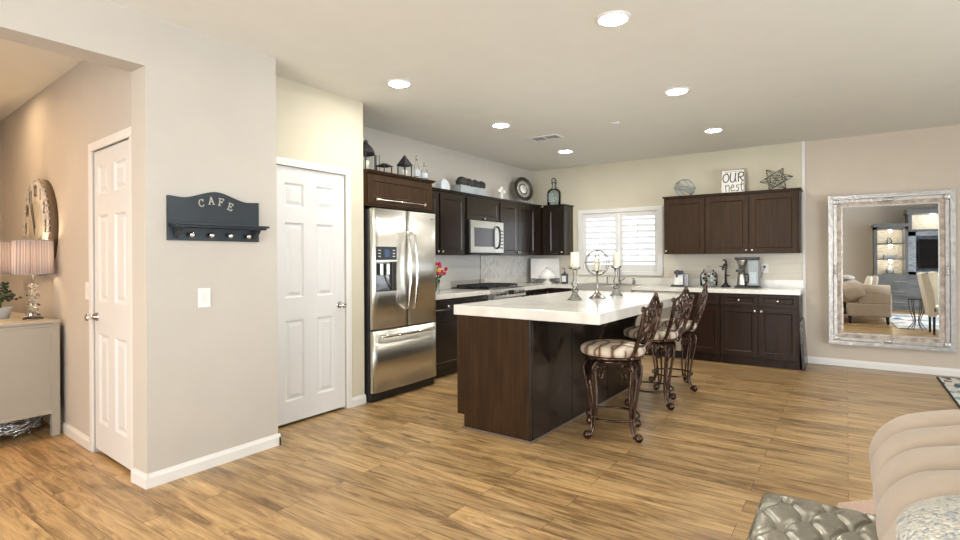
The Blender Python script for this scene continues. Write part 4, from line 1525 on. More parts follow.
# plate on stand
r = thing('decorative_plate', 'round dark rimmed decorative plate in the corner on the cabinet top', 'plate', (-4.02, 6.98, TZ))
tm = Matrix.Rotation(R(-16), 4, 'Z') @ Matrix.Rotation(R(80), 4, 'Y') @ Matrix.Scale(.90, 4)
pc = Vector((-4.04, 6.98, TZ + .235))
part(r, 'rim', MB().lathe([(.125, .004), (.19, .022), (.205, .024), (.208, .015), (.205, .010), (.13, -.004)], pc, 40, tm, ring=True), 'platebr')
part(r, 'band', MB().lathe([(.085, .004), (.145, .012), (.145, .004), (.085, -.006)], pc, 40, tm, ring=True), 'platesil')
part(r, 'inner_ring', MB().lathe([(.075, .007), (.090, .009), (.090, .0), (.075, -.004)], pc, 40, tm, ring=True), 'platebr')
part(r, 'centre', MB().lathe([(0, .006), (.080, .006), (.080, -.004), (0, -.004)], pc, 40, tm), 'white')
st_ = thing('plate_stand', 'small wrought stand under the round plate', 'plate stand', (-4.0, 6.98, TZ))
m = MB()
for s in (-1, 1):
    bpos = Vector((-3.99, 6.98, TZ)) + Vector((.05, .09, 0)) * 0
    dirv = Vector((math.sin(R(16)), math.cos(R(16)), 0))
    o_ = Vector((-4.0, 6.98, TZ)) + dirv * (.07 * s)
    f_ = Vector((math.cos(R(16)), -math.sin(R(16)), 0))
    m.tube(spline([o_ - f_ * .06, o_ + f_ * .05 + Vector((0, 0, .004)), o_ + f_ * .075 + Vector((0, 0, .03)), o_ + f_ * .06 + Vector((0, 0, .05))], 5), .005, 6)
m.tube([Vector((-4.0, 6.98, TZ + .006)) - Vector((math.sin(R(16)), math.cos(R(16)), 0)) * .08, Vector((-4.0, 6.98, TZ + .006)) + Vector((math.sin(R(16)), math.cos(R(16)), 0)) * .08], .005, 6)
part(st_, 'frame', m, 'zincl')

# big glass bottle
x, y = -3.765, 7.46
r = thing('glass_bottle', 'large clear blue-tinted stoppered bottle on the corner cabinet', 'bottle', (x, y, TZ))
part(r, 'bottle', MB().lathe([(0, 0), (.095, 0), (.106, .012), (.108, .19), (.098, .235), (.06, .265), (.033, .28), (.030, .345), (.042, .350), (.042, .362), (0, .362)], (x, y, TZ), 28), 'thinblue')
part(r, 'stopper', MB().lathe([(0, .362), (.028, .362), (.038, .39), (.036, .42), (.02, .435), (0, .437)], (x, y, TZ), 16), 'thinblue')
m = MB()
for k in range(5):
    m.box(x - .05 + .01 * (k % 2), x + .05 - .012 * (k % 3), y - .1095, y - .107, TZ + .06 + k * .028, TZ + .07 + k * .028)
part(r, 'label', m, 'zincl')

# ------------------------------------------------------------------ top of cabinets, right
# round wire orb
r = thing('wire_orb', 'round grey wire orb on the cabinet beside the window', 'ornament', (-1.80, 7.45, TZ))
oc = Vector((-1.80, 7.45, TZ + .120))
for (ax, tl) in ((0, 0), (35, 75), (80, 40), (130, 65), (20, 20), (160, 85)):
    mm = Matrix.Rotation(R(ax), 4, 'Z') @ Matrix.Rotation(R(tl), 4, 'X')
    pts = [oc + mm @ Vector((.135 * math.cos(2 * PI * k / 36), .118 * math.sin(2 * PI * k / 36), 0)) for k in range(36)]
    part(r, 'hoop', MB().tube(pts, .0048, 6, True), 'zinc')
# framed sign
sx0, sx1, sz0 = -1.345, -1.062, TZ
r = thing('framed_sign', 'framed white sign with black handwritten words OUR nest', 'sign', (-1.2, 7.46, TZ))
SM = Matrix.Translation((0, 7.44, TZ)) @ Matrix.Rotation(R(-7), 4, 'X')
sxf = lambda u, v, w: SM @ Vector((u, -w, v))
part(r, 'canvas', MB().box(sx0 + .01, sx1 - .01, -.008, .006, .01, .305, 0, SM), 'linenw')
m = MB()
m.box(sx0, sx0 + .012, -.018, .012, .0, .318, .002, SM)
m.box(sx1 - .012, sx1, -.018, .012, .0, .318, .002, SM)
m.box(sx0 + .012, sx1 - .012, -.018, .012, .306, .318, .002, SM)
m.box(sx0 + .012, sx1 - .012, -.018, .012, .0, .012, .002, SM)
part(r, 'frame', m, 'frametan')


def wline(parent, strokes, ox, oz, s, wd_, nm='lettering'):
    m = MB()
    for stt in strokes:
        pts = [(p.x, p.y) for p in spline([(ox + a * s, oz + b * s, 0) for a, b in stt], 4)] if len(stt) > 2 else [(ox + a * s, oz + b * s) for a, b in stt]
        m.stroke(pts, wd_, sxf, .0015, .008)
    return part(parent, nm, m, 'ink')


wline(r, [[(.42, 1.0), (.1, .8), (.02, .4), (.2, .02), (.5, .15), (.6, .6), (.42, 1.0)],
          [(.80, 1.0), (.74, .5), (.80, .1), (1.0, .0), (1.2, .2), (1.28, 1.0), (1.24, .4), (1.34, 0)],
          [(1.62, 1.0), (1.56, .5), (1.56, 0)], [(1.5, .85), (1.85, 1.05), (2.08, .85), (1.95, .58), (1.62, .5)], [(1.72, .5), (1.9, .2), (2.15, 0)]], -1.322, .150, .118, .0125)
wline(r, [[(.05, .6), (.1, 0)], [(.08, .45), (.25, .6), (.35, .45), (.36, 0)],
          [(.52, .32), (.72, .36), (.74, .55), (.6, .58), (.5, .3), (.6, .02), (.82, .1)],
          [(1.18, .52), (1.02, .56), (.98, .4), (1.14, .25), (1.1, .02), (.92, .05)],
          [(1.42, .9), (1.36, .3), (1.44, .0), (1.6, .06)], [(1.26, .58), (1.6, .62)]], -1.295, .030, .140, .009)
m = MB()
m.stroke([(-1.30, .285), (-1.11, .288)], .004, sxf, .0015, .008)
part(r, 'lettering', m, 'ink')
# star wire ornament
r = thing('wire_star', 'spiky black wire star sculpture at the right end of the cabinet top', 'ornament', (-.72, 7.45, TZ))
oc = Vector((-.715, 7.45, TZ + .150))
phi = (1 + 5 ** .5) / 2
ico = [Vector(v).normalized() for v in [(-1, phi, 0), (1, phi, 0), (-1, -phi, 0), (1, -phi, 0), (0, -1, phi), (0, 1, phi), (0, -1, -phi), (0, 1, -phi), (phi, 0, -1), (phi, 0, 1), (-phi, 0, -1), (-phi, 0, 1)]]
ico = [Matrix.Rotation(R(24), 3, 'Y') @ Matrix.Rotation(R(17), 3, 'X') @ v for v in ico]
zmin = min(v.z for v in ico)
edges = [(i, j) for i in range(12) for j in range(i + 1, 12) if (ico[i] - ico[j]).length > 1.2 and (ico[i] - ico[j]).length < 1.9]
rr_ = [.155] * 12
oc.z = TZ + .005 - zmin * .155
for (i, j) in edges:
    part(r, 'rod', MB().cyl(oc  + Vector((ico[i].x * .185, ico[i].y * .13, ico[i].z * .155)), oc + Vector((ico[j].x * .185, ico[j].y * .13, ico[j].z * .155)), .0030, seg=6), 'iron')

# ------------------------------------------------------------------ counter items
# flower vase
x, y = -3.80, 4.60
z = CZ1
r = thing('flower_vase', 'clear glass vase of red, pink and yellow flowers beside the refrigerator', 'vase', (x, y, z))
part(r, 'vase', MB().lathe([(0, .0), (.036, .0), (.040, .01), (.034, .07), (.046, .15), (.044, .15), (.031, .07), (.035, .012), (0, .010)], (x, y, z), 20), 'thin')
fl = [(.00, -.04, .30, 'red'), (.03, .00, .25, 'yellow'), (-.01, .05, .28, 'pinkp'), (.02, .07, .24, 'red'), (.0, -.01, .33, 'pinkp'), (.03, .11, .22, 'pinkp'), (.01, .04, .33, 'red'), (.05, -.03, .22, 'red'), (-.02, .09, .30, 'pinkp'), (.02, .15, .27, 'red')]
for (dx, dy, dz, c_) in fl:
    s_ = part(r, 'stem', MB().tube(spline([(x, y, z + .02), (x + dx * .3, y + dy * .3, z + .14), (x + dx, y + dy, z + dz)], 4), .0025, 5), 'stemg')
    m = MB()
    rad = .034 if c_ == 'yellow' else .025
    for k in range(8):
        a = k * PI / 4
        m.sphere((x + dx + rad * .55 * math.cos(a) * .6 + .006, y + dy + rad * .6 * math.sin(a), z + dz + rad * .6 * math.cos(a + .3)), rad * .42, (1, 1, 1), 8, 5)
    m.sphere((x + dx, y + dy, z + dz), rad * .6, seg=8, rings=6)
    part(s_, 'blossom', m, c_)
m = MB()
for k in range(16):
    a = random.uniform(0, 2 * PI)
    b_ = random.uniform(.02, .07)
    m.sphere((x + b_ * math.cos(a), y + b_ * math.sin(a), z + random.uniform(.16, .22)), .022, (.9, .9, .4), 8, 5)
part(r, 'leaves', m, 'stemg')
# white tray leaning in the corner & cake stand
r = thing('serving_board', 'large white square-edged board leaning in the counter corner', 'board', (-4.02, 7.48, CZ1))
Mb = Matrix.Translation((-3.905, 7.42, CZ1 + .005)) @ Matrix.Rotation(R(30), 4, 'Z') @ Matrix.Rotation(R(-10), 4, 'X')
m = MB()
m.box(-.225, .225, 0, .014, .06, .385, .004, Mb)
part(r, 'board', m, 'white')
m = MB()
for s in (-1, 1):
    m.box(s * .19 - .035, s * .19 + .035, -.03, .03, .0, .014, .003, Mb)
    m.box(s * .19 - .035, s * .19 + .035, -.002, .016, .012, .07, .003, Mb)
    m.box(s * .19 - .035, s * .19 + .035, -.032, -.026, .012, .03, .001, Mb)
part(r, 'easel_foot', m, 'steel_d')
x, y = -3.79, 7.27
r = thing('cake_stand', 'white ceramic cake stand with domed lid in front of the leaning board', 'cake stand', (x, y, CZ1))
part(r, 'pedestal', MB().lathe([(0, 0), (.075, 0), (.070, .012), (.035, .03), (.03, .055), (.075, .075), (.135, .085), (.140, .100), (.130, .104), (0, .100)], (x, y, CZ1), 28), 'white')
part(r, 'lid', MB().lathe([(.125, .1045), (.128, .115), (.10, .160), (.055, .205), (.015, .235), (.010, .25), (.014, .262), (0, .268)], (x, y, CZ1), 28), 'white')
# dark bottle
x, y = -3.50, 7.28
r = thing('soap_bottle', 'dark square soap bottle with a pump under the corner cabinet', 'bottle', (x, y, CZ1))
part(r, 'bottle', MB().box(x - .048, x + .048, y - .03, y + .03, CZ1, CZ1 + .155, .010), 'soap')
part(r, 'label', MB().box(x - .034, x + .034, y - .032, y - .0302, CZ1 + .03, CZ1 + .12), 'linenw')
m = MB().cyl((x, y, CZ1 + .155), (x, y, CZ1 + .185), .013, seg=12)
m.cyl((x, y, CZ1 + .185), (x, y, CZ1 + .235), .006, seg=8)
m.cyl((x, y, CZ1 + .235), (x - .035, y - .01, CZ1 + .235), .006, seg=8)
part(r, 'pump', m, 'black')
# faucet etc.
x, y = -2.74, 7.53
r = thing('kitchen_faucet', 'tall gooseneck kitchen faucet behind the sink', 'faucet', (x, y, CZ1))
m = MB().lathe([(.026, 0), (.026, .012), (.016, .02), (.014, .05), (.0, .05)], (x, y, CZ1), 16)
m.tube(spline([(x, y, CZ1 + .04), (x, y, CZ1 + .22), (x, y - .03, CZ1 + .30), (x, y - .09, CZ1 + .32), (x, y - .15, CZ1 + .29), (x, y - .165, CZ1 + .20)], 6), .011, 10)
part(r, 'spout', m, 'steel_d')
part(r, 'lever', MB().tube([(x + .012, y, CZ1 + .05), (x + .05, y - .01, CZ1 + .065), (x + .085, y - .01, CZ1 + .095)], .006, 8), 'steel_d')
x = -2.93
r = thing('side_faucet', 'small curved filter faucet left of the tall faucet', 'faucet', (x, y, CZ1))
m = MB().lathe([(.018, 0), (.018, .01), (.009, .016), (0, .016)], (x, y, CZ1), 12)
m.tube(spline([(x, y, CZ1 + .01), (x, y, CZ1 + .07), (x + .02, y - .04, CZ1 + .105), (x + .03, y - .08, CZ1 + .09)], 5), .008, 8)
part(r, 'spout', m, 'steel_d')
x = -2.53
r = thing('soap_dispenser', 'short metal soap dispenser right of the tall faucet', 'soap dispenser', (x, y, CZ1))
part(r, 'base', MB().lathe([(.022, 0), (.022, .02), (.018, .05), (.018, .07), (0, .072)], (x, y, CZ1), 14), 'steel_d')
part(r, 'spout', MB().tube([(x, y, CZ1 + .065), (x, y, CZ1 + .088), (x - .01, y - .045, CZ1 + .088)], .006, 8), 'steel_d')

# pod coffee machine
x, y = -1.865, 7.38
r = thing('espresso_machine', 'small black and white pod coffee machine next to the window', 'coffee machine', (x, y, CZ1), R(10))
m = MB()
m.box(-.055, .055, -.02, .15, .0, .16, .012)
part(r, 'body', m, 'whitep', world=False)
part(r, 'tray', MB().box(-.09, .07, -.15, .05, 0.0, .022, .006), 'black', world=False)
m = MB()
m.tube([(-.02, -.11, .185), (-.02, .14, .185)], .032, 16)
m.cyl((.035, -.05, .185), (.035, .10, .185), .026, seg=14)
part(r, 'head', m, 'black', world=False)
part(r, 'spout', MB().cyl((-.02, -.08, .12), (-.02, -.08, .17), .012, seg=10), 'black', world=False)
part(r, 'water_tank', MB().box(.058, .115, .0, .13, .0, .175, .01), 'steel_d', world=False)
part(r, 'cup_rest', MB().box(-.05, .03, -.12, -.03, .022, .060, .004), 'whitep', world=False)
solo('mat', 'thin dark mat on the counter beside the pod machine', 'mat', MB().box(-1.755, -1.66, 7.30, 7.42, CZ1, CZ1 + .005), 'steel_d', (-1.70, 7.36, CZ1))
# pod jar
x, y = -1.49, 7.40
r = thing('pod_jar', 'glass jar with stopper filled with coffee pods', 'jar', (x, y, CZ1))
part(r, 'jar', MB().lathe([(0, 0), (.085, 0), (.104, .02), (.106, .15), (.09, .185), (.065, .20), (.065, .215), (.062, .215), (.062, .20), (.085, .182), (.101, .148), (.099, .024), (0, .008)], (x, y, CZ1), 24), 'thin')
part(r, 'lid', MB().lathe([(0, .216), (.068, .216), (.066, .228), (.02, .240), (.012, .255), (.018, .27), (0, .28)], (x, y, CZ1), 20), 'thin')
k = 0
pos = []
for lz in range(6):
    for q in range(7):
        a = q * 2 * PI / 7 + lz * .45
        rad = .076 if lz < 5 else .06
        pos.append((x + rad * math.cos(a), y + rad * math.sin(a), CZ1 + .032 + lz * .027))
first = None
tones = ['white', 'ink', 'zincl', 'whitep', 'platebr', 'gold', 'white']
protos = {}
for i, p in enumerate(pos):
    tn = tones[(i * 5 + i // 7) % 7]
    if tn not in protos:
        m = MB().lathe([(0, -.011), (.010, -.011), (.014, .007), (.0165, .008), (.0165, .010), (0, .010)], seg=10)
        o = finish('coffee_pod', m, tn)
        protos[tn] = o
    else:
        o = protos[tn].copy()
        COL.objects.link(o)
    o.location = p
    o.rotation_euler = (random.uniform(0, 3), random.uniform(0, 3), 0)
    o['label'] = {'white': 'white', 'ink': 'black', 'zincl': 'pale blue', 'pinkp': 'magenta', 'platebr': 'brown', 'gold': 'gold', 'whitep': 'off-white'}[tn] + ' coffee pod among others in the glass jar'
    o['category'] = 'coffee pod'
    o['group'] = {'white': 'white', 'ink': 'black', 'zincl': 'pale blue', 'pinkp': 'magenta', 'platebr': 'brown', 'gold': 'gold', 'whitep': 'off-white'}[tn] + ' coffee pods in the jar'
# lever opener
x, y = -1.285, 7.40
r = thing('wine_opener', 'upright black lever corkscrew on a stand, left of the coffee maker', 'corkscrew', (x, y, CZ1))
part(r, 'base', MB().lathe([(0, 0), (.062, 0), (.060, .012), (.030, .035), (.018, .06), (.0, .06)], (x, y, CZ1), 20), 'black')
part(r, 'column', MB().tube([(x, y, CZ1 + .05), (x, y, CZ1 + .2), (x + .005, y, CZ1 + .30)], [.014, .012, .016], 10), 'black')
m = MB()
m.tube(spline([(x - .035, y, CZ1 + .22), (x - .03, y, CZ1 + .27), (x + .005, y, CZ1 + .31), (x - .005, y, CZ1 + .345), (x - .03, y, CZ1 + .355)], 5), .012, 10)
m.cyl((x - .005, y, CZ1 + .255), (x - .075, y, CZ1 + .27), .006, seg=8)
m.cyl((x + .01, y, CZ1 + .15), (x + .045, y, CZ1 + .15), .008, seg=8)
part(r, 'lever', m, 'black')
# coffee maker
x, y = -1.02, 7.38
r = thing('coffee_maker', 'stainless and black drip coffee maker on the right counter', 'coffee maker', (x, y, CZ1))
part(r, 'base', MB().box(x - .15, x + .125, y - .11, y + .11, CZ1, CZ1 + .022, .005), 'black')
part(r, 'water_tank', MB().box(x - .0, x + .12, y - .07, y + .09, CZ1 + .03, CZ1 + .35, .010), 'zinc')
part(r, 'tank_top', MB().box(x - .145, x + .12, y - .08, y + .09, CZ1 + .35, CZ1 + .385, .008), 'black')
part(r, 'brew_basket', MB().lathe([(0, .235), (.03, .235), (.062, .345), (.062, .35), (0, .35)], (x - .075, y, CZ1), 20), 'steel')
part(r, 'basket_handle', MB().box(x - .13, x - .03, y - .09, y - .04, CZ1 + .20, CZ1 + .232, .006), 'black')
part(r, 'carafe', MB().lathe([(0, .023), (.055, .023), (.058, .04), (.050, .13), (.040, .16), (.042, .19), (0, .192)], (x - .075, y, CZ1), 20), 'steel')
part(r, 'carafe_handle', MB().tube(spline([(x - .03, y - .03, CZ1 + .17), (x + .01, y - .09, CZ1 + .165), (x + .01, y - .09, CZ1 + .08), (x - .03, y - .04, CZ1 + .06)], 5), .008, 8), 'black')
part(r, 'tank_front', MB().box(x + .02, x + .10, y - .076, y - .0705, CZ1 + .06, CZ1 + .20, .002), 'zincl')
# dark board leaning against end of base cabinets
m = MB()
Mp = Matrix.Translation((-.408, 7.09, 0)) @ Matrix.Rotation(R(-3.5), 4, 'Y')
m.box(-.020, .012, 0.0, .50, .002, .565, .004, Mp)
solo('wood_board', 'dark narrow wooden board leaning on the end of the counter cabinets', 'board', m, 'wood', (-.41, 7.33, 0))

# ------------------------------------------------------------------ mirror
MZ = Matrix.Translation((.39, 7.598, 0)) @ Matrix.Rotation(R(1.3), 4, 'Z')
MC = MZ.translation
r = thing('wall_mirror', 'large silver framed wall mirror reflecting the living room', 'mirror', MC, R(1.3))
mw, mz0, mz1 = .572, .272, 2.025
m = MB()


def frame_ring(m, a, b, y0_, y1_, bev=.004):
    # a: outer inset, b: inner inset
    X0_, X1_, Z0_, Z1_ = -mw + a, mw - a, mz0 + a, mz1 - a
    k = b - a
    m.prism([(X0_, Z0_), (X1_, Z0_), (X1_ - k, Z0_ + k), (X0_ + k, Z0_ + k)], lambda u, v, w: Vector((u, w, v)), y0_, y1_)
    m.prism([(X0_, Z1_), (X0_ + k, Z1_ - k), (X1_ - k, Z1_ - k), (X1_, Z1_)], lambda u, v, w: Vector((u, w, v)), y0_, y1_)
    m.prism([(X0_, Z0_), (X0_ + k, Z0_ + k), (X0_ + k, Z1_ - k), (X0_, Z1_)], lambda u, v, w: Vector((u, w, v)), y0_, y1_)
    m.prism([(X1_, Z0_), (X1_, Z1_), (X1_ - k, Z1_ - k), (X1_ - k, Z0_ + k)], lambda u, v, w: Vector((u, w, v)), y0_, y1_)


frame_ring(m, .0, .045, -.035, .04)
frame_ring(m, .052, .085, -.025, .04)
part(r, 'outer_frame', m, 'silverframe', world=False)
m = MB()
frame_ring(m, .045, .052, -.012, .04)
frame_ring(m, .085, .125, -.012, .04)
part(r, 'inner_frame', m, 'frametan', world=False)
m = MB()
frame_ring(m, .125, .140, -.006, .04)
part(r, 'frame_lip', m, 'silverframe', world=False)
for (sx, sz) in ((-1, 0), (1, 0), (0, 1), (0, -1)):
    cx_, cz_ = sx * (mw - .068), (mz0 + mz1) / 2 + sz * ((mz1 - mz0) / 2 - .068)
    m = MB()
    for q in range(3):
        m.sphere((cx_ + (q - 1) * .03 * (sx == 0), -.025, cz_ + (q - 1) * .03 * (sz == 0)), .022, (1, .5, 1), 10, 6)
    part(r, 'carved_ornament', m, 'silverframe', world=False)
for sx in (-1, 1):
    for z_ in (mz0 + .068, mz1 - .068):
        part(r, 'corner_ornament', MB().sphere((sx * (mw - .068), -.022, z_), .040, (1, .4, 1), 12, 7), 'silverframe', world=False)
part(r, 'mirror_glass', MB().box(-mw + .13, mw - .13, -.002, .003, mz0 + .13, mz1 - .13), 'mirror', world=False)

# ------------------------------------------------------------------ living side (mostly seen in the mirror)
def tufted(name_root, name, x0, x1, y0, y1, z1, p, dimple, lines, material, z0=0.0, n=(70, 90), droop=0.0):
    m = MB()
    cx_, cy_ = (x0 + x1) / 2, (y0 + y1) / 2
    a_, b_ = (x1 - x0) / 2, (y1 - y0) / 2
    V = []

    def hgt(u, v):
        return (max(0.0, 1 - abs(u) ** p) ** (1 / p)) * (max(0.0, 1 - abs(v) ** p) ** (1 / p))
    for i in range(n[0] + 1):
        row = []
        s_ = -1 + 2 * i / n[0]
        u = math.sin(s_ * PI / 2) * .35 + s_ * .65
        for j in range(n[1] + 1):
            t_ = -1 + 2 * j / n[1]
            v = math.sin(t_ * PI / 2) * .35 + t_ * .65
            X_, Y_ = cx_ + a_ * u, cy_ + b_ * v
            h = hgt(u, v)
            d_ = 0.0
            for (dx, dy, am, sg) in dimple:
                d_ += am * math.exp(-((X_ - dx) ** 2 + (Y_ - dy) ** 2) / (2 * sg * sg))
            d_ += lines(X_, Y_)
            z = z0 + (z1 - z0) * h - d_ * min(1.0, h * 1.6)
            row.append(m.b.verts.new((X_, Y_, max(z, z0))))
        V.append(row)
    for i in range(n[0]):
        for j in range(n[1]):
            m.b.faces.new([V[i][j], V[i + 1][j], V[i + 1][j + 1], V[i][j + 1]]).smooth = True
    m.b.faces.new([V[0][0], V[0][-1], V[-1][-1], V[-1][0]])
    return part(name_root, name, m, material)


# silver tufted leather ottoman
ox0, ox1, oy0, oy1, oz = -.262, .195, .95, 2.20, .470
r = thing('ottoman', 'silver grey button-tufted leather ottoman in the foreground', 'ottoman', (-.03, 1.58, 0))
DX, DY = .125, .165
btn = []
for i in range(6):
    for j in range(9):
        bx_ = ox0 + .085 + i * DX + (DX / 2 if j % 2 else 0)
        by_ = oy1 - .085 - j * DY / 1.5
        if bx_ < ox1 - .03 and by_ > oy0 + .04:
            btn.append((bx_, by_))
dim = [(a, b, .020, .017) for a, b in btn]


def olines(X_, Y_):
    # diamond pleats joining the buttons
    u = (X_ - (ox0 + .085)) / DX
    v = (oy1 - .085 - Y_) / (DY / 1.5) / 2
    s1 = abs(((u + v) + .5) % 1 - .5)
    s2 = abs(((u - v) + .5) % 1 - .5)
    return .010 * math.exp(-(s1 / .06) ** 2) + .010 * math.exp(-(s2 / .06) ** 2)


tufted(r, 'cushion', ox0, ox1, oy0, oy1, oz, 16, dim, olines, 'leather', 0.16, (150, 190))
for (a, b) in btn:
    part(r, 'button', MB().sphere((a, b, oz - .036), .010, (1, 1, .6), 8, 5), 'leather')
m = MB()
m.box(ox0 + .01, ox1 - .01, oy0 + .01, oy1 - .01, .12, .165, .004)
part(r, 'frame', m, 'oak')
for (a, b) in ((ox0 + .06, oy0 + .06), (ox1 - .06, oy0 + .06), (ox0 + .06, oy1 - .06), (ox1 - .06, oy1 - .06)):
    part(r, 'leg', MB().cyl((a, b, 0.0), (a, b, .121), .018, .026, 12), 'oak')

# beige tufted sofa
s0x, s1x, s0y, s1y = .085, .93, .50, 2.56
r = thing('sofa', 'beige channel-tufted sofa with rolled back in the right foreground', 'sofa', (.5, 1.5, 0))


def rolled_back(x0, ya, yb, zc, rx, rz_, pitch, first):
    """tufted roll running along Y: pleats drape over it, buttons sit right of the top"""
    m = MB()
    NU, NV = 60, 300
    V = []
    for j in range(NV + 1):
        t_ = j / NV
        y = ya + (yb - ya) * t_
        e = max(0.0, 1 - ((yb - y) / .20)) if y > yb - .20 else 0.0
        k_ = math.sqrt(max(0.0, 1 - e ** 2.6)) if e > 0 else 1.0
        row = []
        for i in range(NU + 1):
            ph = R(-75) + R(270) * i / NU        # from underneath left, over the top, down to the right
            sx_, sz_ = -math.cos(ph), math.sin(ph)
            # each pleat runs straight across the roll between its button and the left edge
            yy = y + .05 * math.sin(ph) ** 2
            q = abs(((yy - first) / pitch + .5) % 1 - .5) * pitch
            d_ = .075 * math.exp(-(q / .016) ** 2) * (0.45 + .55 * min(1, max(0, (ph + 1.0) / 1.6)))
            puff = .024 * math.sin(PI * q / pitch)
            bd = abs(ph - R(68))
            puff *= 1 - .35 * math.exp(-(bd / .30) ** 2)
            d_ *= 1 - .5 * math.exp(-((ph - R(105)) / .5) ** 2)
            d_ += .060 * math.exp(-(q / .042) ** 2 - (bd / .22) ** 2)
            r_ = 1 - (d_ - puff) / rx
            kk = .25 + .75 * k_
            row.append(m.b.verts.new((x0 + rx + sx_ * rx * r_ * (.35 + .65 * k_), y, zc + sz_ * rz_ * r_ * kk)))
        V.append(row)
    for j in range(NV):
        for i in range(NU):
            m.b.faces.new([V[j][i], V[j][i + 1], V[j + 1][i + 1], V[j + 1][i]]).smooth = True
        m.b.faces.new([V[j][NU], V[j][0], V[j + 1][0], V[j + 1][NU]]).smooth = True
    m.b.faces.new(V[0])
    m.b.faces.new(V[-1][::-1])
    return m


part(r, 'back', rolled_back(s0x, s0y, s1y, .585, .255, .195, .205, 2.10), 'linen')
m = MB()
m.box(s0x + .14, s1x, s0y + .02, s1y - .03, .14, .40, .03)
m.box(s0x + .14, s0x + .36, s0y + .02, s1y - .10, .40, .60)
part(r, 'base', m, 'linen')
m = MB()
am = Matrix.Translation((0, s1y - .17, 0))
m.box(s0x + .33, s1x, s1y - .26, s1y - .03, .38, .60, .03)
m.tube([(s0x + .36, s1y - .15, .63), (s1x - .02, s1y - .15, .63)], .125, 24)
part(r, 'arm', m, 'linen')
m = MB()
m.box(s0x + .36, s1x + .01, s0y + .05, s1y - .28, .40, .52, .04, seg=3)
part(r, 'seat_cushion', m, 'linen')
for (a, b) in ((s0x + .19, s0y + .1), (s1x - .06, s0y + .1), (s0x + .19, s1y - .09), (s1x - .06, s1y - .09)):
    part(r, 'foot', MB().cyl((a, b, 0.0), (a, b, .142), .022, .032, 12), 'black')
# flecked knit pillow on it
m = MB().sphere((0, 0, 0), .185, (1, 1, .36), 48, 26)
for v in m.b.verts:
    v.co.z = .36 * .185 * (1 if v.co.z > 0 else -1) * (max(0, 1 - (v.co.x ** 2 + v.co.y ** 2) / .0343) ** .45)
m.b.transform(Matrix.Translation((.250, 1.140, .842)) @ Matrix.Rotation(R(0), 4, 'Y'))
solo('knit_pillow', 'round cream knitted pillow with blue-grey flecks lying on the sofa back', 'pillow', m, 'knit', (.250, 1.140, .776))
# throw pillows on sofa
for i, (yy, lb, mt) in enumerate(((2.0, 'pale cream throw pillow against the sofa arm', 'creamf'), (1.72, 'beige throw pillow on the sofa seat beside the cream pillow', 'linen'))):
    m = MB().sphere((0, 0, 0), .2, (.3, 1, 1), 20, 14)
    for v in m.b.verts:
        v.co.y = math.copysign(min(.19, abs(v.co.y) * 1.25), v.co.y)
        v.co.z = math.copysign(min(.19, abs(v.co.z) * 1.25), v.co.z)
    m.b.transform(Matrix.Translation((.60 + i * .12, yy - .12, .72)) @ Matrix.Rotation(R(12), 4, 'Y'))
    solo('throw_pillow', lb, 'pillow', m, mt, (.60 + i * .12, yy - .12, .53))
# pink woven floor cushion between ottoman and sofa
m = MB()
m.prism([(-.055, 2.235), (.175, 2.235), (.175, 2.55), (.14, 2.82), (-.055, 2.62)], lambda u, v, w: Vector((u, v, w)), 0.0, .30)
bmesh.ops.bevel(m.b, geom=list(m.b.edges), offset=.02, segments=2, affect='EDGES')
solo('floor_cushion', 'pale pink woven floor cushion between the ottoman and the sofa', 'cushion', m, 'pink', (.06, 2.42, 0))

# rugs
r = thing('area_rug', 'blue, cream and brown abstract rug at the right edge by the mirror wall', 'rug', (1.6, 6.4, 0))
part(r, 'pile', MB().box(.80, 2.9, 5.2, 7.47, .001, .010, .003), 'rugb')
m = MB()
m.box(.785, .80, 5.185, 7.485, .001, .011)
m.box(2.9, 2.915, 5.185, 7.485, .001, .011)
m.box(.80, 2.9, 7.47, 7.485, .001, .011)
m.box(.80, 2.9, 5.185, 5.2, .001, .011)
part(r, 'binding', m, 'binding')
solo('area_rug', 'blue and white rug seen in the mirror beside the sofa', 'rug', MB().box(.96, 3.4, .1, 3.0, .001, .012, .003), 'rugw', (2.1, 1.6, 0))

# cream dining chairs


def parsons(label, x, y, rz):
    r = thing('dining_chair', label, 'chair', (x, y, 0), rz, 'cream upholstered chairs in the mirror')
    part(r, 'seat', MB().box(-.22, .24, -.23, .23, .36, .47, .025), 'creamf', world=False)
    m = MB()
    m.prism([(-.24, .30), (-.16, .30), (-.20, .70), (-.27, 1.0), (-.31, 1.03), (-.36, 1.01), (-.31, .70)], lambda u, v, w: Vector((u, w, v)), -.23, .23)
    part(r, 'backrest', m, 'creamf', world=False)
    for a in (-.19, .20):
        for b in (-.19, .19):
            part(r, 'leg', MB().cyl((a, b, 0), (a, b, .361), .016, .022, 8), 'black', world=False)
    return r


parsons('cream upholstered chair, the nearer one seen in the mirror', 1.55, 3.55, R(0))
parsons('cream upholstered chair behind the first one in the mirror', 1.80, 2.85, R(0))
# wire side table
r = thing('side_table', 'small black wire side table in front of the chairs in the mirror', 'table', (1.22, 3.25, 0))
tx_, ty_ = 1.22, 3.1
part(r, 'tabletop', MB().lathe([(0, .54), (.14, .54), (.14, .555), (0, .555)], (tx_, ty_, 0), 28), 'black')
for k in range(6):
    a = k * PI / 3
    part(r, 'leg', MB().tube(spline([(tx_ + .12 * math.cos(a), ty_ + .12 * math.sin(a), .54), (tx_ + .10 * math.cos(a), ty_ + .10 * math.sin(a), .35), (tx_ + .05 * math.cos(a), ty_ + .05 * math.sin(a), .15), (tx_ + .13 * math.cos(a), ty_ + .13 * math.sin(a), .008)], 5), .007, 6), 'iron')

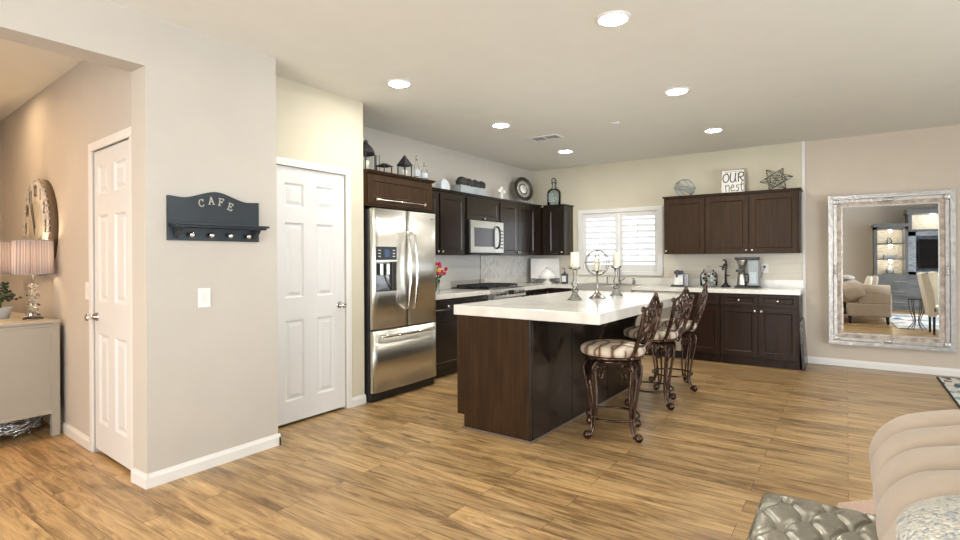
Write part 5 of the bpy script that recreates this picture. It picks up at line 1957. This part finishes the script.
# built-in media wall
YC = -1.15
YCB = YR
r = thing('media_cabinet', 'grey built-in media wall with lit stone shelves, seen in the mirror', 'cabinet', (2.3, -1.4, 0))
m = MB()
X0, X1, X2, X3 = .96, 1.62, 3.2, 3.8
m.box(X0, X3, YCB, YC, 0.0, .86, .004)
part(r, 'base_cabinet', m, 'greywood')
for row, (za, zb) in enumerate(((.08, .30), (.33, .56), (.59, .80))):
    for i in range(3):
        a = X0 + .04 + i * .93
        d = part(r, 'drawer', MB().slab(a, a + .90, za, zb, .018, FY(YC + .02, 1), [(a + .04, a + .86, za + .03, zb - .03)], SHAKER), 'greywood')
        part(d, 'handle', MB().bar((a + .33, YC + .035, (za + zb) / 2), (a + .57, YC + .035, (za + zb) / 2), .012, .012), 'nickel')
m = MB()
for xx in (X0, X1 - .06):
    m.box(xx, xx + .06, YCB + .06, YC - .05, .86, 2.03)
m.box(X0, X1, YCB + .06, YC - .05, 1.97, 2.03)
m.box(X0 - .03, X1 + .0, YCB + .06, YC - .02, 2.03, 2.11, .01)
part(r, 'shelf_tower', m, 'greywood')
part(r, 'stone_back', MB().box(X0, X1, YCB + .002, YCB + .06, .86, 2.05), 'stackstone')
for z in (1.22, 1.60):
    part(r, 'shelf', MB().box(X0 + .06, X1 - .06, YCB + .06, YC - .06, z, z + .03), 'greywood')
for z in (1.215, 1.595, 1.965):
    l_ = part(r, 'shelf_light', MB().lathe([(0, -.006), (.035, -.006), (.035, 0), (0, 0)], ((X0 + X1) / 2, YC - .2, z), 16), 'lenssm')
    ld_ = bpy.data.lights.new('shelf_lamp', 'POINT')
    ld_.energy = 5
    ld_.color = (1, .86, .66)
    ld_.shadow_soft_size = .03
    lo = bpy.data.objects.new('shelf_lamp', ld_)
    COL.objects.link(lo)
    lo.location = ((X0 + X1) / 2, YC - .2, z - .04)
m = MB()
m.box(X1, X2, YCB + .002, YCB + .08, .86, 1.90)
m.box(X1, X1 + .16, YCB + .08, YC - .15, .86, 1.90)
m.box(X1, X2, YCB + .08, YC - .15, 1.80, 1.90)
m.box(X1, X2, YCB + .08, YC - .15, .86, .93)
part(r, 'tv_surround', m, 'bluestone')
m = MB()
m.box(X1, X1 + .07, YCB + .06, YC - .03, 1.90, 2.32)
m.box(X2 - .07, X2, YCB + .06, YC - .03, 1.90, 2.32)
m.box(X1 + .07, X2 - .07, YCB + .06, YC - .03, 1.90, 1.95)
m.box(X1 - .03, X2 + .03, YCB + .06, YC - .0, 2.32, 2.44, .012)
part(r, 'upper_niche', m, 'greywood')
part(r, 'niche_back', MB().box(X1 + .07, X2 - .07, YCB + .002, YCB + .06, 1.95, 2.32), 'stackstone')
l_ = part(r, 'niche_light', MB().lathe([(0, -.006), (.035, -.006), (.035, 0), (0, 0)], (2.1, YC - .2, 2.318), 16), 'lenssm')
ld_ = bpy.data.lights.new('niche_lamp', 'POINT')
ld_.energy = 7
ld_.color = (1, .86, .66)
ld_.shadow_soft_size = .03
lo = bpy.data.objects.new('niche_lamp', ld_)
COL.objects.link(lo)
lo.location = (2.1, YC - .2, 2.27)
r = thing('television', 'flat black television in the media wall, seen in the mirror', 'television', (2.45, -1.45, 1.0))
part(r, 'bezel', MB().box(1.83, 3.02, YC - .30, YC - .22, 1.00, 1.72, .006), 'black')
part(r, 'screen', MB().box(1.85, 3.0, YC - .221, YC - .217, 1.02, 1.70), 'screen')
# objects on the shelves
solo('figurine', 'small blue vase on the top lit shelf', 'vase', MB().lathe([(0, 0), (.04, 0), (.06, .06), (.03, .12), (.035, .14), (0, .14)], (1.28, -1.45, 1.63), 16), M['thinblue'], (1.28, -1.45, 1.63))
solo('grey_box', 'low grey box on the middle lit shelf', 'box', MB().box(1.16, 1.42, -1.52, -1.38, 1.25, 1.34, .006), 'zinc', (1.29, -1.45, 1.25))
solo('jug', 'grey glass jug on the bottom lit shelf', 'jug', MB().lathe([(0, 0), (.06, 0), (.085, .06), (.06, .15), (.035, .18), (.05, .22), (0, .22)], (1.29, -1.45, .861), 18), 'zinc', (1.29, -1.45, .861))

# ------------------------------------------------------------------ hall furniture
r = thing('sideboard', 'champagne painted sideboard on legs in the hall', 'sideboard', (-5.6, 1.28, 0))
sbx0, sbx1, sby0, sby1 = -6.6, -4.88, .98, 1.475
m = MB()
m.box(sbx0 + .02, sbx1 - .02, sby0 + .02, sby1 - .01, .17, .845, .003)
part(r, 'body', m, 'champ')
m = MB()
m.slab(sby0 + .045, sby1 - .055, .17, .84, .012, FX(sbx1 - .008), [(sby0 + .06, sby1 - .065, .20, .82)], [(.003, -.004)])
part(r, 'end_panel', m, 'champ')
part(r, 'top', MB().box(sbx0, sbx1 + .006, sby0 - .01, sby1, .845, .866, .004), 'champ')
for (a, b) in ((sbx1 - .05, sby1 - .06), (sbx1 - .05, sby0), (sbx0 + .0, sby1 - .06), (sbx0 + .0, sby0)):
    part(r, 'leg', MB().box(a, a + .05, b, b + .05, 0, .845, .003), 'champ')
# foil-like basket below
m = MB()
for k in range(26):
    a = random.uniform(0, 2 * PI)
    b_ = random.uniform(.12, .21)
    zc = random.uniform(.03, .14)
    pts = [(-5.12 + b_ * math.cos(a + t_) * .7, 1.22 + b_ * math.sin(a + t_), max(.012, zc + .03 * math.sin(3 * t_ + k))) for t_ in [i * .35 for i in range(9)]]
    m.tube(pts, .006, 5)
solo('wire_bundle', 'tangle of glossy silver ribbon-like wire under the sideboard', 'basket', m, 'wire', (-5.12, 1.22, 0))


def table_lamp(label, x, y, z, sr=.165, power=4):
    r = thing('table_lamp', label, 'lamp', (x, y, z), group='pleated shade lamps on the sideboard')
    prof = [(0, 0), (.062, 0), (.062, .014), (.035, .020)]
    part(r, 'base', MB().lathe(prof + [(0, .020)], (x, y, z), 20), 'glass')
    m = MB()
    zz = .0205
    for k in range(7):
        w_ = (.050, .040, .046, .038, .044, .036, .040)[k]
        m.lathe([(w_ * .35, zz), (w_, zz + .012), (w_ * .92, zz + .022), (w_ * .35, zz + .0365)], (x, y, z), 7, Matrix.Rotation(k * .5, 4, 'Z'), False)
        zz += .0365
    part(r, 'crystal_stem', m, 'glass')
    m = MB()
    m.cyl((x, y, z + .275), (x, y, z + .40), .008, seg=8)
    part(r, 'socket', m, 'nickel')
    part(r, 'bulb', MB().sphere((x, y, z + .43), .030, (1, 1, 1.2)), 'flame')
    hh0, hh1 = .345, .600
    m = MB()
    n_ = 120
    vs = []
    for (zz, k) in ((hh0, 1.0), (hh1, .96)):
        vs.append([m.b.verts.new(((sr * k + .0035 * math.cos(q * PI)) * math.cos(2 * PI * q / n_) , (sr * k + .0035 * math.cos(q * PI)) * math.sin(2 * PI * q / n_), zz)) for q in range(n_)])
    for q in range(n_):
        m.b.faces.new([vs[0][q], vs[0][(q + 1) % n_], vs[1][(q + 1) % n_], vs[1][q]])
    part(r, 'lamp_shade', m, 'shade', world=False)
    part(r, 'shade_band', MB().tube(circ((0, 0, hh0), sr * 1.01, 40), .004, 6, True), 'zinc', world=False)
    part(r, 'shade_band', MB().tube(circ((0, 0, hh1), sr * .97, 40), .004, 6, True), 'zinc', world=False)
    m = MB()
    for a in (0, 120, 240):
        m.tube([(0, 0, .385), (sr * math.cos(R(a)), sr * math.sin(R(a)), hh0)], .002, 4)
    part(r, 'shade_frame', m, 'nickel', world=False)
    l_ = bpy.data.lights.new('lamp_glow', 'POINT')
    l_.energy = power
    l_.color = (1, .74, .46)
    l_.shadow_soft_size = .035
    lo = bpy.data.objects.new('lamp_glow', l_)
    COL.objects.link(lo)
    lo.location = (x, y, z + .50)
    return r


table_lamp('lit table lamp with grey pleated shade and crystal stem, nearer the closet door', -5.10, 1.365, .866, .124, 4)
table_lamp('lit table lamp with pleated shade at the far left edge of the picture', -5.74, 1.285, .866, .124, 4)
# potted plant
x, y, z = -5.36, 1.235, .866
r = thing('potted_plant', 'small dark leafy plant in a pale pot between the lamps', 'plant', (x, y, z))
part(r, 'pot', MB().lathe([(0, 0), (.05, 0), (.07, .085), (.075, .09), (.065, .09), (.06, .08), (0, .08)], (x, y, z), 20), 'zincl')
m = MB()
for k in range(90):
    a, e = random.uniform(0, 2 * PI), random.uniform(-.2, 1.4)
    q = random.uniform(.05, .13)
    c_ = Vector((x + q * math.cos(a) * math.cos(e), y + q * math.sin(a) * math.cos(e), z + .15 + q * math.sin(e)))
    m.sphere(c_, .016, (1, .8, .6), 6, 4)
part(r, 'foliage', m, 'leaf')
part(r, 'stem', MB().cyl((x, y, z + .07), (x, y, z + .16), .008, seg=6), 'stemg')

# wall clock in hall (in wall coordinates)
cu, cv, cr = 1.95, 1.585, .395
cxf = HX
r = thing('wall_clock', 'large round cream wall clock with big numerals and beaded rim in the hall', 'clock', HX(cu, cv - cr, 0))
nrm = (HX(0, 0, 1) - HX(0, 0, 0)).normalized()
cm = nrm.to_track_quat('Z', 'Y').to_matrix().to_4x4()
cc = HX(cu, cv, 0)
part(r, 'case', MB().lathe([(0, .001), (cr, .001), (cr, .045), (cr * .96, .055), (0, .055)], cc, 56, cm), 'clockcase')
part(r, 'dial', MB().lathe([(0, .0555), (cr * .95, .0555), (cr * .95, .059), (0, .059)], cc, 56, cm), 'clockface')
part(r, 'dial_centre', MB().lathe([(0, .0595), (cr * .55, .0595), (cr * .55, .061), (0, .061)], cc, 48, cm), 'champ')
m = MB()
for k in range(44):
    a = 2 * PI * k / 44
    m.sphere(HX(cu + cr * .96 * math.cos(a), cv + cr * .96 * math.sin(a), .059), .013, seg=8, rings=5)
part(r, 'beaded_rim', m, 'silverframe')
DIG = {'1': [[(.3, .8), (.5, 1), (.5, 0)]], '2': [[(.1, .8), (.4, 1), (.8, .8), (.7, .5), (.1, .0), (.9, .0)]], '3': [[(.1, .95), (.6, 1), (.85, .75), (.4, .52), (.85, .25), (.6, .0), (.1, .05)]],
       '4': [[(.7, 0), (.7, 1), (.05, .35), (.95, .35)]], '5': [[(.85, 1), (.2, 1), (.15, .55), (.6, .6), (.85, .3), (.5, 0), (.1, .05)]], '6': [[(.8, .95), (.3, .75), (.12, .3), (.4, 0), (.8, .15), (.75, .45), (.4, .55), (.15, .35)]],
       '7': [[(.1, 1), (.9, 1), (.4, 0)]], '8': [[(.5, .52), (.15, .75), (.5, 1), (.85, .75), (.5, .52), (.1, .25), (.5, 0), (.9, .25), (.5, .52)]], '9': [[(.2, .05), (.7, .25), (.88, .7), (.6, 1), (.2, .85), (.25, .55), (.6, .45), (.85, .65)]],
       '0': [[(.5, 1), (.15, .75), (.15, .25), (.5, 0), (.85, .25), (.85, .75), (.5, 1)]]}
CX = lambda u, v, w: HX(cu - u, cv + v, w)      # u to the right as seen by the viewer
for hnum in range(1, 13):
    a = PI / 2 - hnum * PI / 6
    txt = str(hnum)
    m = MB()
    s_ = .085
    for ci, ch in enumerate(txt):
        ox = cr * .76 * math.cos(a) + (ci - len(txt) / 2) * s_ * .62
        oy = cr * .76 * math.sin(a) - s_ / 2
        for stt in DIG[ch]:
            m.stroke([(ox + p * s_ * .55, oy + q * s_) for p, q in stt], .016, CX, .003, .059)
    part(r, 'numeral', m, 'steel_d')
m = MB()
m.stroke([(0, 0), (-.09, .20)], .016, CX, .003, .063)
part(r, 'hour_hand', m, 'steel_d')
m = MB()
m.stroke([(.02, -.06), (-.02, .02), (-.15, .24)], .010, CX, .003, .067)
part(r, 'minute_hand', m, 'steel_d')
# hall downlight over the sideboard wall
# ------------------------------------------------------------------ ceiling fixtures
CL = [(-1.133, 3.03, 'largest recessed ceiling light, nearest the top centre of the picture'), (-2.967, 3.139, 'recessed ceiling light in front of the pantry wall, nearest the refrigerator'),
      (-3.02, 4.752, 'recessed ceiling light in the left row, between refrigerator light and vent'), (-3.07, 6.42, 'recessed ceiling light just beyond the ceiling vent, near the corner'),
      (-1.184, 4.663, 'recessed ceiling light over the bar stools, middle of the right row'), (-1.22, 6.341, 'recessed ceiling light nearest the lettered sign, end of the right row')]


def downlight(x, y, label, material='lens', sizes=.085, cat='ceiling light'):
    r = thing('recessed_light', label, cat, (x, y, H), group='recessed ceiling lights')
    part(r, 'trim_ring', MB().lathe([(sizes - .003, -.010), (sizes + .014, -.008), (sizes + .018, 0), (sizes - .003, 0)], (x, y, H), 32, ring=True), 'trim')
    part(r, 'lens', MB().lathe([(0, -.007), (sizes, -.007), (sizes, 0), (0, 0)], (x, y, H), 32), material)
    return r


for (x, y, lb) in CL:
    downlight(x, y, lb)
downlight(-5.0, 0.2, 'added fill light on the hall ceiling, unseen beyond the opening', 'lensfill')  # added out of view to brighten and warm the hall
downlight(-5.0, -1.2, 'second added fill light on the hall ceiling, unseen beyond the opening', 'lensfill')  # another unseen lamp added to fill the hall
downlight(-5.75, 1.18, 'recessed ceiling light above the hall sideboard and clock', 'lensfill2')
downlight(1.8, 3.2, 'recessed ceiling light over the living area, behind the viewer side')
# vent
vx, vy = -2.91, 5.56
r = thing('ceiling_vent', 'rectangular white ceiling air vent', 'vent', (vx, vy, H))
m = MB()
m.box(vx - .19, vx + .19, vy - .11, vy - .085, H - .010, H, .002)
m.box(vx - .19, vx + .19, vy + .085, vy + .11, H - .010, H, .002)
m.box(vx - .19, vx - .165, vy - .085, vy + .085, H - .010, H, .002)
m.box(vx + .165, vx + .19, vy - .085, vy + .085, H - .010, H, .002)
m.box(vx - .008, vx + .008, vy - .085, vy + .085, H - .010, H)
part(r, 'frame', m, 'trim')
part(r, 'duct_shade', MB().box(vx - .165, vx + .165, vy - .085, vy + .085, H - .001, H + .001), 'black')  # flat black sheet in place of the shade inside the duct
m = MB()
for k in range(5):
    y_ = vy - .064 + k * .032
    m.box(vx - .163, vx + .163, -.007, .007, -.001, .001, 0, Matrix.Translation((0, y_, H - .008)) @ Matrix.Rotation(R(12), 4, 'X'))
part(r, 'slats', m, 'trim')
solo('smoke_detector', 'small round white detector on the ceiling between the light rows', 'smoke detector', MB().lathe([(0, -.014), (.035, -.014), (.045, -.006), (.047, 0), (0, 0)], (-2.0, 5.39, H), 24), 'trim', (-2.0, 5.39, H))
# ceiling fan of the living room, seen at the top of the mirror
fx_, fy_ = 1.75, 1.3
r = thing('ceiling_fan', 'dark bladed ceiling fan with a bright bowl light, at the top of the mirror', 'ceiling fan', (fx_, fy_, H))
part(r, 'downrod', MB().cyl((fx_, fy_, H - .16), (fx_, fy_, H), .014, seg=12), 'black')
part(r, 'motor', MB().lathe([(0, -.26), (.09, -.26), (.11, -.22), (.10, -.17), (.03, -.155), (0, -.155)], (fx_, fy_, H), 24), 'black')
part(r, 'light_bowl', MB().lathe([(0, -.35), (.06, -.342), (.11, -.31), (.125, -.262), (0, -.262)], (fx_, fy_, H), 24), 'lensbowl')
for k in range(5):
    a = R(72 * k + 20)
    m = MB()
    mm = Matrix.Translation((fx_, fy_, H - .215)) @ Matrix.Rotation(a, 4, 'Z') @ Matrix.Rotation(R(10), 4, 'X')
    m.box(.11, .66, -.06, .06, -.004, .004, .003, mm)
    part(r, 'blade', m, 'wood')
